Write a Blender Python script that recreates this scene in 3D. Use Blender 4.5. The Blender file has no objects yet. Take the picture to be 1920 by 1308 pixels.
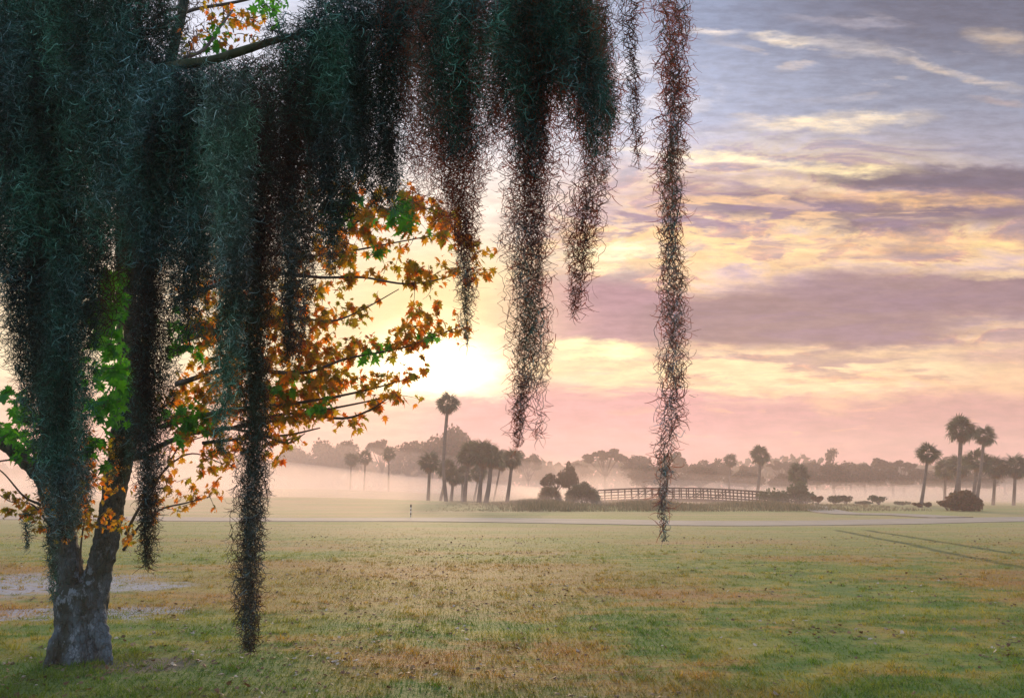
import bpy, math
import numpy as np
from mathutils import Vector, Matrix
R = np.random.default_rng(7)
rad = math.radians
scn = bpy.context.scene
COL = scn.collection

# ------------------------------------------------------------------ camera
F = 1507.0; PITCH = rad(9.83); CAMZ = 1.6
def dirp(px, py):
    x = (px - 960) / F; y = (654 - py) / F
    d = np.array([x, math.cos(PITCH) - y * math.sin(PITCH), math.sin(PITCH) + y * math.cos(PITCH)])
    return d / np.linalg.norm(d)
def P(px, py, Y):
    d = dirp(px, py)
    return np.array([0, 0, CAMZ]) + d * (Y / d[1])
def azel(px, py):
    d = dirp(px, py)
    return math.degrees(math.atan2(d[0], d[1])), math.degrees(math.asin(d[2]))
def skyuv(px, py):
    # cloud-deck coordinates: tangent of azimuth and of height, in degrees-like units
    d = dirp(px, py)
    return 57.3*d[0]/d[1], 57.3*d[2]/d[1]
cam = bpy.data.cameras.new('camera'); camo = bpy.data.objects.new('camera', cam); COL.objects.link(camo)
cam.sensor_width = 36; cam.lens = 36 * F / 1920; cam.clip_end = 5000; cam.clip_start = 0.05
camo.location = (0, 0, CAMZ); camo.rotation_euler = (rad(90) + PITCH, 0, 0)
scn.camera = camo

# ------------------------------------------------------------------ helpers
def lin(h):
    h = h.lstrip('#'); c = [int(h[i:i+2], 16) / 255 for i in (0, 2, 4)]
    return tuple(v / 12.92 if v <= 0.04045 else ((v + 0.055) / 1.055) ** 2.4 for v in c) + (1,)
def tag(o, label=None, cat=None, group=None, kind=None):
    if label: o['label'] = label
    if cat: o['category'] = cat
    if group: o['group'] = group
    if kind: o['kind'] = kind
    return o
def empty(name, loc):
    o = bpy.data.objects.new(name, None); COL.objects.link(o); o.location = loc
    o.empty_display_size = 0.2
    return o
def mesh_data(name, V, Fc, mat, smooth=True):
    """V (n,3); Fc list of (m,k) index arrays"""
    me = bpy.data.meshes.new(name)
    V = np.asarray(V, np.float32)
    if isinstance(Fc, np.ndarray): Fc = [Fc]
    Fc = [f for f in Fc if len(f)]
    me.vertices.add(len(V)); me.vertices.foreach_set('co', V.ravel())
    idx = np.concatenate([f.ravel() for f in Fc]).astype(np.int32)
    tot = np.concatenate([np.full(len(f), f.shape[1], np.int32) for f in Fc])
    st = np.concatenate([[0], np.cumsum(tot)[:-1]]).astype(np.int32)
    me.loops.add(len(idx)); me.loops.foreach_set('vertex_index', idx)
    me.polygons.add(len(tot)); me.polygons.foreach_set('loop_start', st); me.polygons.foreach_set('loop_total', tot)
    me.polygons.foreach_set('use_smooth', np.full(len(tot), smooth))
    me.update(calc_edges=True)
    if mat: me.materials.append(mat)
    return me
def obj(name, me, parent=None, loc=None):
    o = bpy.data.objects.new(name, me); COL.objects.link(o)
    if parent: o.parent = parent
    if loc is not None: o.location = loc
    return o
class MB:
    def __init__(s): s.v = []; s.f = {}; s.n = 0
    def add(s, V, Fs):
        V = np.asarray(V, float)
        if isinstance(Fs, np.ndarray): Fs = [Fs]
        for f in Fs:
            f = np.asarray(f)
            if len(f): s.f.setdefault(f.shape[1], []).append(f + s.n)
        s.v.append(V); s.n += len(V)
        return s
    def data(s, name, mat, smooth=True, origin=None):
        V = np.concatenate(s.v)
        if origin is not None: V = V - np.asarray(origin)
        return mesh_data(name, V, [np.concatenate(x) for x in s.f.values()], mat, smooth)
    def build(s, name, mat, parent=None, smooth=True, origin=None):
        o = obj(name, s.data(name, mat, smooth, origin), parent)
        if origin is not None and parent is None: o.location = origin
        return o
def box(c, size, rot=None):
    x, y, z = np.array(size) / 2
    V = np.array([[sx*x, sy*y, sz*z] for sx in (-1, 1) for sy in (-1, 1) for sz in (-1, 1)])
    if rot is not None: V = V @ np.array(rot).T
    Fq = np.array([[0,1,3,2],[4,6,7,5],[0,4,5,1],[2,3,7,6],[0,2,6,4],[1,5,7,3]])
    return V + np.array(c), Fq
def bar(a, b, w, h):
    a = np.array(a, float); b = np.array(b, float); d = b - a; L = np.linalg.norm(d); d /= L
    s = np.cross(d, [0, 0, 1]); 
    if np.linalg.norm(s) < 1e-4: s = np.array([1., 0, 0])
    s /= np.linalg.norm(s); u = np.cross(s, d)
    return box((a + b) / 2, (L, w, h), np.stack([d, s, u], 1))
def smooth_path(pts, rr, n=6):
    """catmull-rom"""
    pts = np.array(pts, float); rr = np.array(rr, float)
    Pp = np.vstack([2*pts[0]-pts[1], pts, 2*pts[-1]-pts[-2]]); Rr = np.concatenate([[rr[0]], rr, [rr[-1]]])
    out = []; ro = []
    for i in range(1, len(Pp) - 2):
        for t in np.linspace(0, 1, n, endpoint=False):
            a, b, c, d = Pp[i-1], Pp[i], Pp[i+1], Pp[i+2]
            out.append(0.5*((2*b) + (-a+c)*t + (2*a-5*b+4*c-d)*t*t + (-a+3*b-3*c+d)*t**3))
            ro.append(Rr[i]*(1-t) + Rr[i+1]*t)
    out.append(pts[-1]); ro.append(rr[-1])
    return np.array(out), np.array(ro)
def tube(pts, rr, sides=8, n=6, bump=0.0, cap=True, flare=None):
    p, r = smooth_path(pts, rr, n)
    t = np.gradient(p, axis=0); t /= np.linalg.norm(t, axis=1)[:, None] + 1e-9
    ref = np.array([0.3, 1.0, 0.1]) if abs(t[0][1]) < 0.8 else np.array([1., 0, 0.2])
    s = np.cross(t, ref); s /= np.linalg.norm(s, axis=1)[:, None]; u = np.cross(s, t)
    a = np.linspace(0, 2*math.pi, sides, endpoint=False)
    ph = R.random(4) * 6
    rm = r[:, None] * (1 + bump*(np.sin(3*a[None, :] + ph[0] + np.arange(len(p))[:, None]*0.15) + 0.6*np.sin(5*a[None, :]+ph[1]-np.arange(len(p))[:, None]*0.22) + 0.5*np.sin(2*a[None, :]+ph[2]+np.arange(len(p))[:, None]*0.4)))
    if flare is not None: rm = rm * flare(np.arange(len(p))/(len(p)-1), a)
    V = p[:, None, :] + rm[:, :, None]*(np.cos(a)[None, :, None]*s[:, None, :] + np.sin(a)[None, :, None]*u[:, None, :])
    m = len(p); i = np.arange(m-1)[:, None]*sides; j = np.arange(sides)[None, :]; k = (j+1) % sides
    Fq = np.stack([i+j, i+k, i+sides+k, i+sides+j], -1).reshape(-1, 4)
    V = V.reshape(-1, 3); Fs = [Fq]
    if cap:
        V = np.vstack([V, p[0], p[-1]])
        c0 = m*sides
        tr = [[c0, (q+1) % sides, q] for q in range(sides)] + [[c0+1, (m-1)*sides+q, (m-1)*sides+(q+1) % sides] for q in range(sides)]
        Fs.append(np.array(tr))
    return V, Fs
def filaments(p0, d0, length, rad0, S=5, curl=1.6, sides=3, taper=0.25, gravity=0.0, kink=0.0):
    """curly thin tubes, all vectorised; p0,d0 (n,3), length,rad0 (n,)"""
    n = len(p0); d = d0 / np.linalg.norm(d0, axis=1)[:, None]
    ax = R.normal(size=(n, 3)); ax -= (ax*d).sum(1)[:, None]*d; ax /= np.linalg.norm(ax, axis=1)[:, None]+1e-9
    c = (curl * (0.3 + R.random(n)) / S)[:, None]
    pts = [p0]; dirs = [d]
    for k in range(S):
        if kink: ax = ax + R.normal(size=(n, 3))*kink; ax /= np.linalg.norm(ax, axis=1)[:, None]+1e-9
        nd = d*np.cos(c) + np.cross(ax, d)*np.sin(c)
        if gravity: nd[:, 2] -= gravity
        d = nd / np.linalg.norm(nd, axis=1)[:, None]
        pts.append(pts[-1] + d*(length/S)[:, None]); dirs.append(d)
    Pt = np.stack(pts, 1); D = np.stack(dirs, 1)
    ref = R.normal(size=(n, 1, 3)); s = np.cross(D, ref); s /= np.linalg.norm(s, axis=2)[:, :, None]+1e-9; u = np.cross(s, D)
    rr = rad0[:, None]*np.linspace(1, taper, S+1)[None, :]
    a = np.linspace(0, 2*math.pi, sides, endpoint=False)      # two sides: a flat thread
    V = Pt[:, :, None, :] + rr[:, :, None, None]*(np.cos(a)[None, None, :, None]*s[:, :, None, :] + np.sin(a)[None, None, :, None]*u[:, :, None, :])
    base = (np.arange(n)*(S+1)*sides)[:, None, None]; i = (np.arange(S)*sides)[None, :, None]; j = np.arange(1 if sides == 2 else sides)[None, None, :]; k = (j+1) % sides
    Fq = np.stack([base+i+j, base+i+k, base+i+sides+k, base+i+sides+j], -1).reshape(-1, 4)
    return V.reshape(-1, 3), Fq, Pt
def rotmats(n, up=None, tilt=None):
    q = R.normal(size=(n, 4)); q /= np.linalg.norm(q, axis=1)[:, None]
    w, x, y, z = q.T
    return np.stack([np.stack([1-2*(y*y+z*z), 2*(x*y-z*w), 2*(x*z+y*w)], 1), np.stack([2*(x*y+z*w), 1-2*(x*x+z*z), 2*(y*z-x*w)], 1), np.stack([2*(x*z-y*w), 2*(y*z+x*w), 1-2*(x*x+y*y)], 1)], 1)
def scatter(T, Tf, pos, M, sc):
    """copies of a template"""
    n = len(pos); V = np.einsum('nij,tj->nti', M, T)*np.asarray(sc)[:, None, None] + pos[:, None, :]
    Fs = [(f[None] + (np.arange(n)*len(T))[:, None, None]).reshape(-1, f.shape[1]) for f in Tf]
    return V.reshape(-1, 3), Fs

# ------------------------------------------------------------------ materials
def newmat(name):
    m = bpy.data.materials.new(name); m.use_nodes = True
    nt = m.node_tree; nt.nodes.clear(); out = nt.nodes.new('ShaderNodeOutputMaterial')
    return m, nt, out
class G:
    """tiny node graph helper"""
    def __init__(s, nt): s.nt = nt
    def n(s, t, **kw):
        nd = s.nt.nodes.new(t)
        for k, v in kw.items(): setattr(nd, k, v)
        return nd
    def put(s, sock, v):
        if v is None: return
        if isinstance(v, bpy.types.NodeSocket): s.nt.links.new(v, sock)
        else: sock.default_value = v
    def m(s, op, a, b=None, c=None, clamp=False):
        nd = s.n('ShaderNodeMath', operation=op, use_clamp=clamp)
        s.put(nd.inputs[0], a); s.put(nd.inputs[1], b); s.put(nd.inputs[2], c)
        return nd.outputs[0]
    def vm(s, op, a, b=None, out=0):
        nd = s.n('ShaderNodeVectorMath', operation=op)
        s.put(nd.inputs[0], a); s.put(nd.inputs[1], b)
        return nd.outputs[out]
    def mr(s, v, a, b, c=0.0, d=1.0, smooth=True):
        nd = s.n('ShaderNodeMapRange'); nd.interpolation_type = 'SMOOTHSTEP' if smooth else 'LINEAR'; nd.clamp = True
        for i, x in enumerate((v, a, b, c, d)): s.put(nd.inputs[i], x)
        return nd.outputs[0]
    def mix(s, f, a, b, mode='MIX'):
        nd = s.n('ShaderNodeMix', data_type='RGBA', blend_type=mode)
        s.put(nd.inputs['Factor'], f); s.put(nd.inputs[6], a); s.put(nd.inputs[7], b)
        return nd.outputs[2]
    def noise(s, vec, scale, detail=4, rough=0.55, out=0, dist=0.0):
        nd = s.n('ShaderNodeTexNoise'); s.put(nd.inputs['Vector'], vec)
        nd.inputs['Scale'].default_value = scale; nd.inputs['Detail'].default_value = detail
        nd.inputs['Roughness'].default_value = rough; nd.inputs['Distortion'].default_value = dist
        return nd.outputs[out]
    def mapping(s, vec, loc=(0,0,0), rot=(0,0,0), sc=(1,1,1), typ='POINT'):
        nd = s.n('ShaderNodeMapping', vector_type=typ); s.put(nd.inputs[0], vec)
        nd.inputs[1].default_value = loc; nd.inputs[2].default_value = rot; nd.inputs[3].default_value = sc
        return nd.outputs[0]
    def ramp(s, f, stops, interp='LINEAR'):
        nd = s.n('ShaderNodeValToRGB'); cr = nd.color_ramp; cr.interpolation = interp
        stops = sorted(stops)
        while len(cr.elements) < len(stops): cr.elements.new(0.5)
        for e, (p, c) in zip(cr.elements, stops): e.position = p; e.color = c
        s.put(nd.inputs[0], f)
        return nd.outputs[0]
    def island(s): return s.n('ShaderNodeNewGeometry').outputs['Random Per Island']
    def objc(s): return s.n('ShaderNodeTexCoord').outputs['Object']
    def pos(s): return s.n('ShaderNodeNewGeometry').outputs['Position']

def leaf_mat(name, cols, trans=0.45, tcol=None, rough=0.6, varscale=None):
    """cols: list of linear colours picked per leaf; part of the light passes through the leaf"""
    m, nt, out = newmat(name); g = G(nt)
    v = g.island()
    c = g.ramp(v, [((i+0.5)/len(cols), k) for i, k in enumerate(cols)])
    if varscale:
        nz = g.mr(g.noise(g.pos(), varscale, 3), 0.35, 0.65, 0.6, 1.3)
        c = g.vm('MULTIPLY', c, nz)
    d = g.n('ShaderNodeBsdfPrincipled'); g.put(d.inputs['Base Color'], c); d.inputs['Roughness'].default_value = rough
    d.inputs['Specular IOR Level'].default_value = 0.25
    t = g.n('ShaderNodeBsdfTranslucent')
    g.put(t.inputs[0], g.vm('MULTIPLY', c, tcol if tcol else (1.3, 1.2, 0.7)))
    mx = g.n('ShaderNodeMixShader'); mx.inputs[0].default_value = trans
    nt.links.new(d.outputs[0], mx.inputs[1]); nt.links.new(t.outputs[0], mx.inputs[2]); nt.links.new(mx.outputs[0], out.inputs[0])
    return m
def plain_mat(name, c1, c2, scale=3.0, rough=0.85, bump=0.3, stretch=(1,1,1), bscale=20):
    m, nt, out = newmat(name); g = G(nt)
    co = g.mapping(g.objc(), sc=stretch)
    n1 = g.noise(co, scale, 6)
    c = g.mix(g.mr(n1, 0.35, 0.65), c1, c2)
    d = g.n('ShaderNodeBsdfPrincipled'); g.put(d.inputs['Base Color'], c); d.inputs['Roughness'].default_value = rough
    d.inputs['Specular IOR Level'].default_value = 0.3
    b = g.n('ShaderNodeBump'); b.inputs['Strength'].default_value = bump; b.inputs['Distance'].default_value = 0.02
    g.put(b.inputs['Height'], g.noise(co, bscale, 5)); nt.links.new(b.outputs[0], d.inputs['Normal'])
    nt.links.new(d.outputs[0], out.inputs[0])
    return m
def c4(r, g_, b): return (r, g_, b, 1)

# ------------------------------------------------------------------ world
W = bpy.data.worlds.new('World'); scn.world = W; W.use_nodes = True
nt = W.node_tree; nt.nodes.clear(); g = G(nt)
SUN_AZ, SUN_EL = azel(856, 694)
wo = nt.nodes.new('ShaderNodeOutputWorld'); bg = nt.nodes.new('ShaderNodeBackground'); nt.links.new(bg.outputs[0], wo.inputs[0])
BGS = 0.12; bg.inputs[1].default_value = BGS
tc = g.n('ShaderNodeTexCoord'); D = tc.outputs['Generated']
sx = g.n('ShaderNodeSeparateXYZ'); nt.links.new(D, sx.inputs[0])
az = g.m('MULTIPLY', g.m('ARCTAN2', sx.outputs[0], sx.outputs[1]), 180/math.pi)
el = g.m('MULTIPLY', g.m('ARCSINE', sx.outputs[2]), 180/math.pi)
fy = g.m('MAXIMUM', sx.outputs[1], 0.15)
cu = g.m('MULTIPLY', g.m('DIVIDE', sx.outputs[0], fy), 57.3); cv = g.m('MULTIPLY', g.m('DIVIDE', sx.outputs[2], fy), 57.3)
cb = g.n('ShaderNodeCombineXYZ'); g.put(cb.inputs[0], cu); g.put(cb.inputs[1], cv); AE = cb.outputs[0]
# wind-drawn warp of the cloud layer
w1 = g.vm('SUBTRACT', g.noise(g.mapping(AE, sc=(0.05, 0.16, 1)), 1.0, 3, 0.5, out=1), (0.5, 0.5, 0.5))
w2 = g.vm('SUBTRACT', g.noise(g.mapping(AE, sc=(0.35, 1.0, 1)), 1.0, 5, 0.6, out=1), (0.5, 0.5, 0.5))
warp = g.vm('ADD', g.vm('MULTIPLY', w1, (7, 2.2, 0)), g.vm('MULTIPLY', w2, (3.2, 1.7, 0)))
AW = g.vm('ADD', AE, warp)
sw = g.n('ShaderNodeSeparateXYZ'); nt.links.new(AW, sw.inputs[0])
def ramp_el(stops):
    return g.ramp(g.m('DIVIDE', g.m('ADD', sw.outputs[1], 5.0), 50.0, clamp=True), [((e+5)/50, lin(c)) for e, c in stops], 'EASE')
left = ramp_el([(0, '#f2b8a8'), (3, '#f6c3b2'), (6, '#fbd8bc'), (9, '#fff0cc'), (14, '#fdeccc'), (20, '#fbeee0'), (27, '#ececf2'), (34, '#dfe3ee'), (45, '#b9c4dc')])
mid = ramp_el([(0, '#e6adaa'), (3, '#ebb4b0'), (5.5, '#e4b2b4'), (7.5, '#f3cdb0'), (10, '#f5d3b4'), (13, '#d0aeb4'), (17, '#e8cdc4'), (21, '#dccbd2'), (25, '#ccd0e2'), (30, '#bac4da'), (36, '#a4b2cb'), (45, '#8fa0c0')])
right = ramp_el([(0, '#d8a8a2'), (2.5, '#d9aaa6'), (5, '#dcb0a4'), (7.5, '#efcaa4'), (10, '#e6c2ac'), (13, '#b9a2aa'), (17, '#c8b0ac'), (21, '#ac9ea8'), (25, '#a9abbb'), (30, '#969fb2'), (36, '#767d90'), (45, '#6a7691')])
base = g.mix(g.mr(az, -3, 15), left, mid)
base = g.mix(g.mr(az, 8, 30), base, right)
# open sky out of view: physical sky plus added blue brightness as fill light
sky = g.n('ShaderNodeTexSky', sky_type='NISHITA'); sky.sun_disc = False
sky.sun_elevation = rad(SUN_EL); sky.sun_rotation = rad(SUN_AZ); sky.air_density = 1.2; sky.dust_density = 2.0; sky.ozone_density = 2.0
lum = 1.0 / BGS
cl = g.vm('MULTIPLY', base, (lum, lum, lum))
behind = g.mr(sx.outputs[1], -0.35, 0.75, 1.0, 0.0)
high = g.mr(el, 36, 62)
hb = g.m('MAXIMUM', behind, high)
rear = g.vm('ADD', g.vm('MULTIPLY', sky.outputs[0], (1.0, 1.0, 1.0)), g.vm('MULTIPLY', g.mix(g.mr(el, 0, 60), lin('#b4b8cc'), lin('#a4c0e2')), (1.22*lum, 1.22*lum, 1.22*lum)))
# torn cloud deck with lit rims
fld = g.noise(g.mapping(AE, loc=(4, 2, 1), sc=(.085, .36, 1), rot=(0, 0, rad(3))), 1.0, 8, .62, dist=.6)
deck = g.ramp(fld, [(.36, lin('#8b8090')), (.44, lin('#a2909a')), (.49, lin('#d9ab98')), (.52, lin('#ffe0a4')), (.57, lin('#fbe0c4')), (.66, lin('#d5c2cc'))])
a0, e0 = skyuv(1500, 500); s_ = 57.3/F
dm_ = g.mr(g.vm('LENGTH', g.mapping(AE, loc=(a0, e0, 0), sc=(640*s_, 300*s_, 1), typ='TEXTURE'), out=1), .55, 1.1, .62, 0)
cl = g.mix(dm_, cl, g.vm('MULTIPLY', deck, (lum, lum, lum)))
# streaks and banks: (px, py, rx, ry, tilt deg, colour, strength, softness, gain)
streaks = [
 # blue-grey darks
 (1800, 335, 330, 30, 3, '#6c6a80', .85, .5, 1), (1620, 395, 340, 32, 3, '#7e7488', .8, .5, 1), (1880, 385, 200, 30, 2, '#7a6e88', .7, .5, 1),
 (1130, 585, 200, 66, 0, '#b592a0', .85, .45, 1), (1500, 600, 330, 62, 0, '#9c868c', .95, .4, 1), (1800, 545, 360, 50, 2, '#98828e', .9, .45, 1),
 (1400, 350, 200, 30, 2, '#9d8ca2', .6, .6, 1), (1160, 385, 140, 50, 0, '#c9b0b8', .5, .7, 1),
 (1100, 790, 330, 66, 0, '#dca6ac', .9, .4, 1), (1480, 790, 200, 40, 2, '#cc9ca2', .7, .5, 1), (1780, 790, 260, 55, -3, '#c89b9b', .8, .5, 1),
 (1000, 600, 110, 75, 0, '#cda6ac', .75, .4, 1), (960, 700, 50, 40, 0, '#dcae9e', .8, .5, 1),
 # lit edges
 (1330, 300, 240, 14, 5, '#fff0cc', .95, .8, 1.1), (1590, 314, 150, 15, 1, '#ffecc0', .95, .8, 1), (1480, 345, 190, 12, 4, '#fbe3bf', .7, .9, 1), (1750, 375, 300, 16, 3, '#f6cc98', .9, .9, 1),
 (1700, 450, 330, 22, 2, '#f8cc98', .9, .9, 1), (1860, 460, 120, 14, 4, '#f8e2a8', .8, .9, 1), (1450, 460, 260, 30, 3, '#f0ccae', .7, .9, 1),
 (1160, 470, 150, 40, -5, '#fff3cc', .9, .8, 1.15), (1880, 508, 130, 10, 3, '#f6dcb4', .8, .9, 1),
 (1130, 655, 95, 22, 4, '#fff2bc', 1, .6, 1.25), (1030, 690, 160, 14, 6, '#fde0b0', .6, .9, 1.1), (1280, 690, 300, 14, 3, '#fbdcae', .8, .9, 1.05), (1420, 735, 230, 12, 4, '#fadcae', .75, .9, 1.0),
 (1700, 655, 330, 16, -4, '#f6d9ac', .8, .9, 1), (1820, 685, 230, 26, 2, '#f0d2a8', .7, .9, 1), (1560, 765, 60, 14, 12, '#f2c8a4', .7, .9, 1), (1150, 725, 110, 6, 8, '#ffe2b8', .6, .9, 1.1),
 # high wisps
 (1355, 68, 70, 10, 4, '#f3e6dc', .8, .9, 1), (1490, 84, 75, 16, 3, '#efe2d2', .9, .8, 1), (1620, 95, 110, 24, 8, '#d8cfca', .7, .9, 1), (1790, 140, 170, 12, 13, '#dccfc4', .8, .9, 1),
 (1575, 225, 210, 21, -2, '#fbead0', .95, .8, 1), (1420, 218, 60, 10, 10, '#efe0d0', .7, .9, 1), (1890, 75, 80, 26, 8, '#c6b7aa', .8, .8, 1), (1600, 45, 150, 12, 4, '#c4bfc8', .5, .9, 1), (1880, 190, 70, 10, 6, '#bfb0ae', .6, .9, 1),
 # near the sun
 (940, 622, 26, 9, 4, '#fff2c4', .9, .7, 1.3), (930, 668, 36, 8, 12, '#fff2c8', .9, .8, 1.3),
]
stk_n = g.mr(g.noise(g.mapping(AE, sc=(0.22, 0.9, 1), rot=(0, 0, rad(3))), 1.0, 6, 0.62), 0.33, 0.66, 0.35, 1.15)
for (px, py, rx, ry, tilt, colr, k, soft, gain) in streaks:
    a0, e0 = skyuv(px, py); s_ = 57.3/F
    loc_ = g.mapping(AW, loc=(a0, e0, 0), rot=(0, 0, rad(-tilt)), sc=(rx*s_, ry*s_, 1), typ='TEXTURE')
    r_ = g.vm('LENGTH', loc_, out=1)
    f = g.mr(r_, max(0.0, 1.15-soft*1.1), 1.25, k, 0.0)
    if soft >= .6: f = g.m('MULTIPLY', f, stk_n, clamp=True)
    c = lin(colr); cl = g.mix(f, cl, tuple(v*gain*lum for v in c[:3]) + (1,))
# broken puffs between the streaks
for (px, py, rx, ry, colr, k, lo, sc_, off) in [(1330, 455, 430, 70, '#ffdfae', 1, .46, (.30, .85, 1), 3), (1500, 385, 420, 45, '#f4d0a8', .9, .48, (.14, .8, 1), 9), (1400, 700, 560, 60, '#ffe6ba', 1, .46, (.13, .9, 1), 5), (1650, 110, 420, 110, '#d9cec8', .6, .54, (.12, .5, 1), 7),
        (1350, 420, 460, 60, '#9c8ca8', .8, .49, (.16, .75, 1), 21), (1500, 790, 480, 50, '#f0c2a2', .6, .56, (.2, 1.0, 1), 31), (1600, 590, 420, 90, '#9c8698', .75, .48, (.10, .8, 1), 41), (1120, 200, 300, 200, '#f4eef0', .6, .50, (.16, .4, 1), 51)]:
    a0, e0 = skyuv(px, py); s_ = 57.3/F
    reg = g.mr(g.vm('LENGTH', g.mapping(AE, loc=(a0, e0, 0), sc=(rx*s_, ry*s_, 1), typ='TEXTURE'), out=1), .4, 1.1, k, 0)
    pn = g.mr(g.noise(g.mapping(AE, loc=(off, off, off), sc=sc_, rot=(0, 0, rad(-4))), 1.0, 6, .6, dist=.4), lo, lo+.11)
    cl = g.mix(g.m('MULTIPLY', reg, pn), cl, tuple(v*lum for v in lin(colr)[:3]) + (1,))
# fine mottling of the cloud deck
mot = g.mr(g.noise(g.mapping(AE, sc=(0.4, 1.5, 1), rot=(0, 0, rad(3))), 1.0, 7, 0.65), 0.3, 0.7, 0.88, 1.11)
cl = g.vm('MULTIPLY', cl, mot)
gm = g.n('ShaderNodeGamma'); nt.links.new(g.vm('MULTIPLY', cl, (1.12/lum, 1.12/lum, 1.13/lum)), gm.inputs[0]); gm.inputs[1].default_value = 1.28
cl = g.vm('MULTIPLY', gm.outputs[0], (lum, lum, lum))
# aureole round the veiled sun
a0, e0 = SUN_AZ, SUN_EL
def glow(px, py, rx, ry, p0, p1, vec):
    a_, e_ = skyuv(px, py); s_ = 57.3/F
    return g.mr(g.vm('LENGTH', g.mapping(vec, loc=(a_, e_, 0), sc=(rx*s_, ry*s_, 1), typ='TEXTURE'), out=1), p0, p1, 1.0, 0.0)
halo = g.m('MULTIPLY', glow(805, 610, 350, 270, 0.0, 1.0, AE), 1.0)
# the low cloud bank hides the lower part
bank2 = g.mr(sw.outputs[1], skyuv(856, 760)[1], skyuv(856, 740)[1], 0.10, 1.0)
cl = g.mix(g.m('MULTIPLY', halo, bank2), cl, tuple(v*1.15*lum for v in (1.02, 0.77, 0.36)) + (1,))
core = g.m('MULTIPLY', glow(812, 690, 215, 130, 0.0, 1.0, AW), bank2)
cl = g.mix(core, cl, tuple(v*lum for v in (3.2, 2.6, 1.7)) + (1,))
col = g.mix(hb, cl, rear)
col = g.mix(g.mr(el, -6, -1, 0.0, 1.0), tuple(v*lum for v in lin('#8a8378')[:3]) + (1,), col)
nt.links.new(col, bg.inputs[0])

sl = bpy.data.lights.new('sun', 'SUN'); so = bpy.data.objects.new('sun', sl); COL.objects.link(so)
sl.energy = 4.8; sl.angle = rad(8.0); sl.color = (1.0, 0.70, 0.44)
sd = Vector(dirp(856, 694)); so.rotation_euler = sd.to_track_quat('Z', 'Y').to_euler(); so.location = (0, 0, 30)
scn.view_settings.view_transform = 'Standard'; scn.view_settings.look = 'None'
scn.view_settings.exposure = 0; scn.view_settings.gamma = 1

# ------------------------------------------------------------------ ground
def sstep(a, b, x):
    t = np.clip((x-a)/(b-a), 0, 1); return t*t*(3-2*t)
def terrain(x, y):
    x = np.asarray(x, float); y = np.asarray(y, float)
    z = 0.03*np.sin(x*0.21+1)*np.sin(y*0.17) * sstep(4, 14, y)
    z = z + 1.5*np.exp(-((x+34)/30)**2 - ((y-118)/26)**2)
    z = z + 0.75*np.exp(-((x+22)/20)**2 - ((y-74)/10)**2)*sstep(52, 64, y)
    z = z + 0.22*np.exp(-((x-6)/14)**2 - ((y-64)/6)**2)
    z = z - 0.6*np.exp(-((x-17)/9)**2 - ((y-88)/7)**2)
    z = z + 0.5*sstep(110, 170, y)
    z = z + 0.25*np.exp(-((x-33)/14)**2 - ((y-66)/9)**2)
    return z
def tz(x, y): return float(terrain(x, y))
def grid_axis(a, b, near, c=0.0):
    return None
ys = np.concatenate([np.linspace(-60, 0, 13), np.linspace(0, 30, 61)[1:], np.linspace(30, 160, 131)[1:], np.linspace(160, 1500, 60)[1:]])
xs = np.concatenate([np.linspace(-1200, -120, 22), np.linspace(-120, 120, 121)[1:], np.linspace(120, 1200, 22)[1:]])
X, Yg = np.meshgrid(xs, ys); Z = terrain(X, Yg)
V = np.stack([X, Yg, Z], -1).reshape(-1, 3); nx = len(xs)
i = np.arange(len(ys)-1)[:, None]*nx; j = np.arange(nx-1)[None, :]
Fg = np.stack([i+j, i+j+1, i+nx+j+1, i+nx+j], -1).reshape(-1, 4)
m, nt, out = newmat('lawn'); g = G(nt); p = g.pos()
sp = g.n('ShaderNodeSeparateXYZ'); nt.links.new(p, sp.inputs[0])
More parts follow.
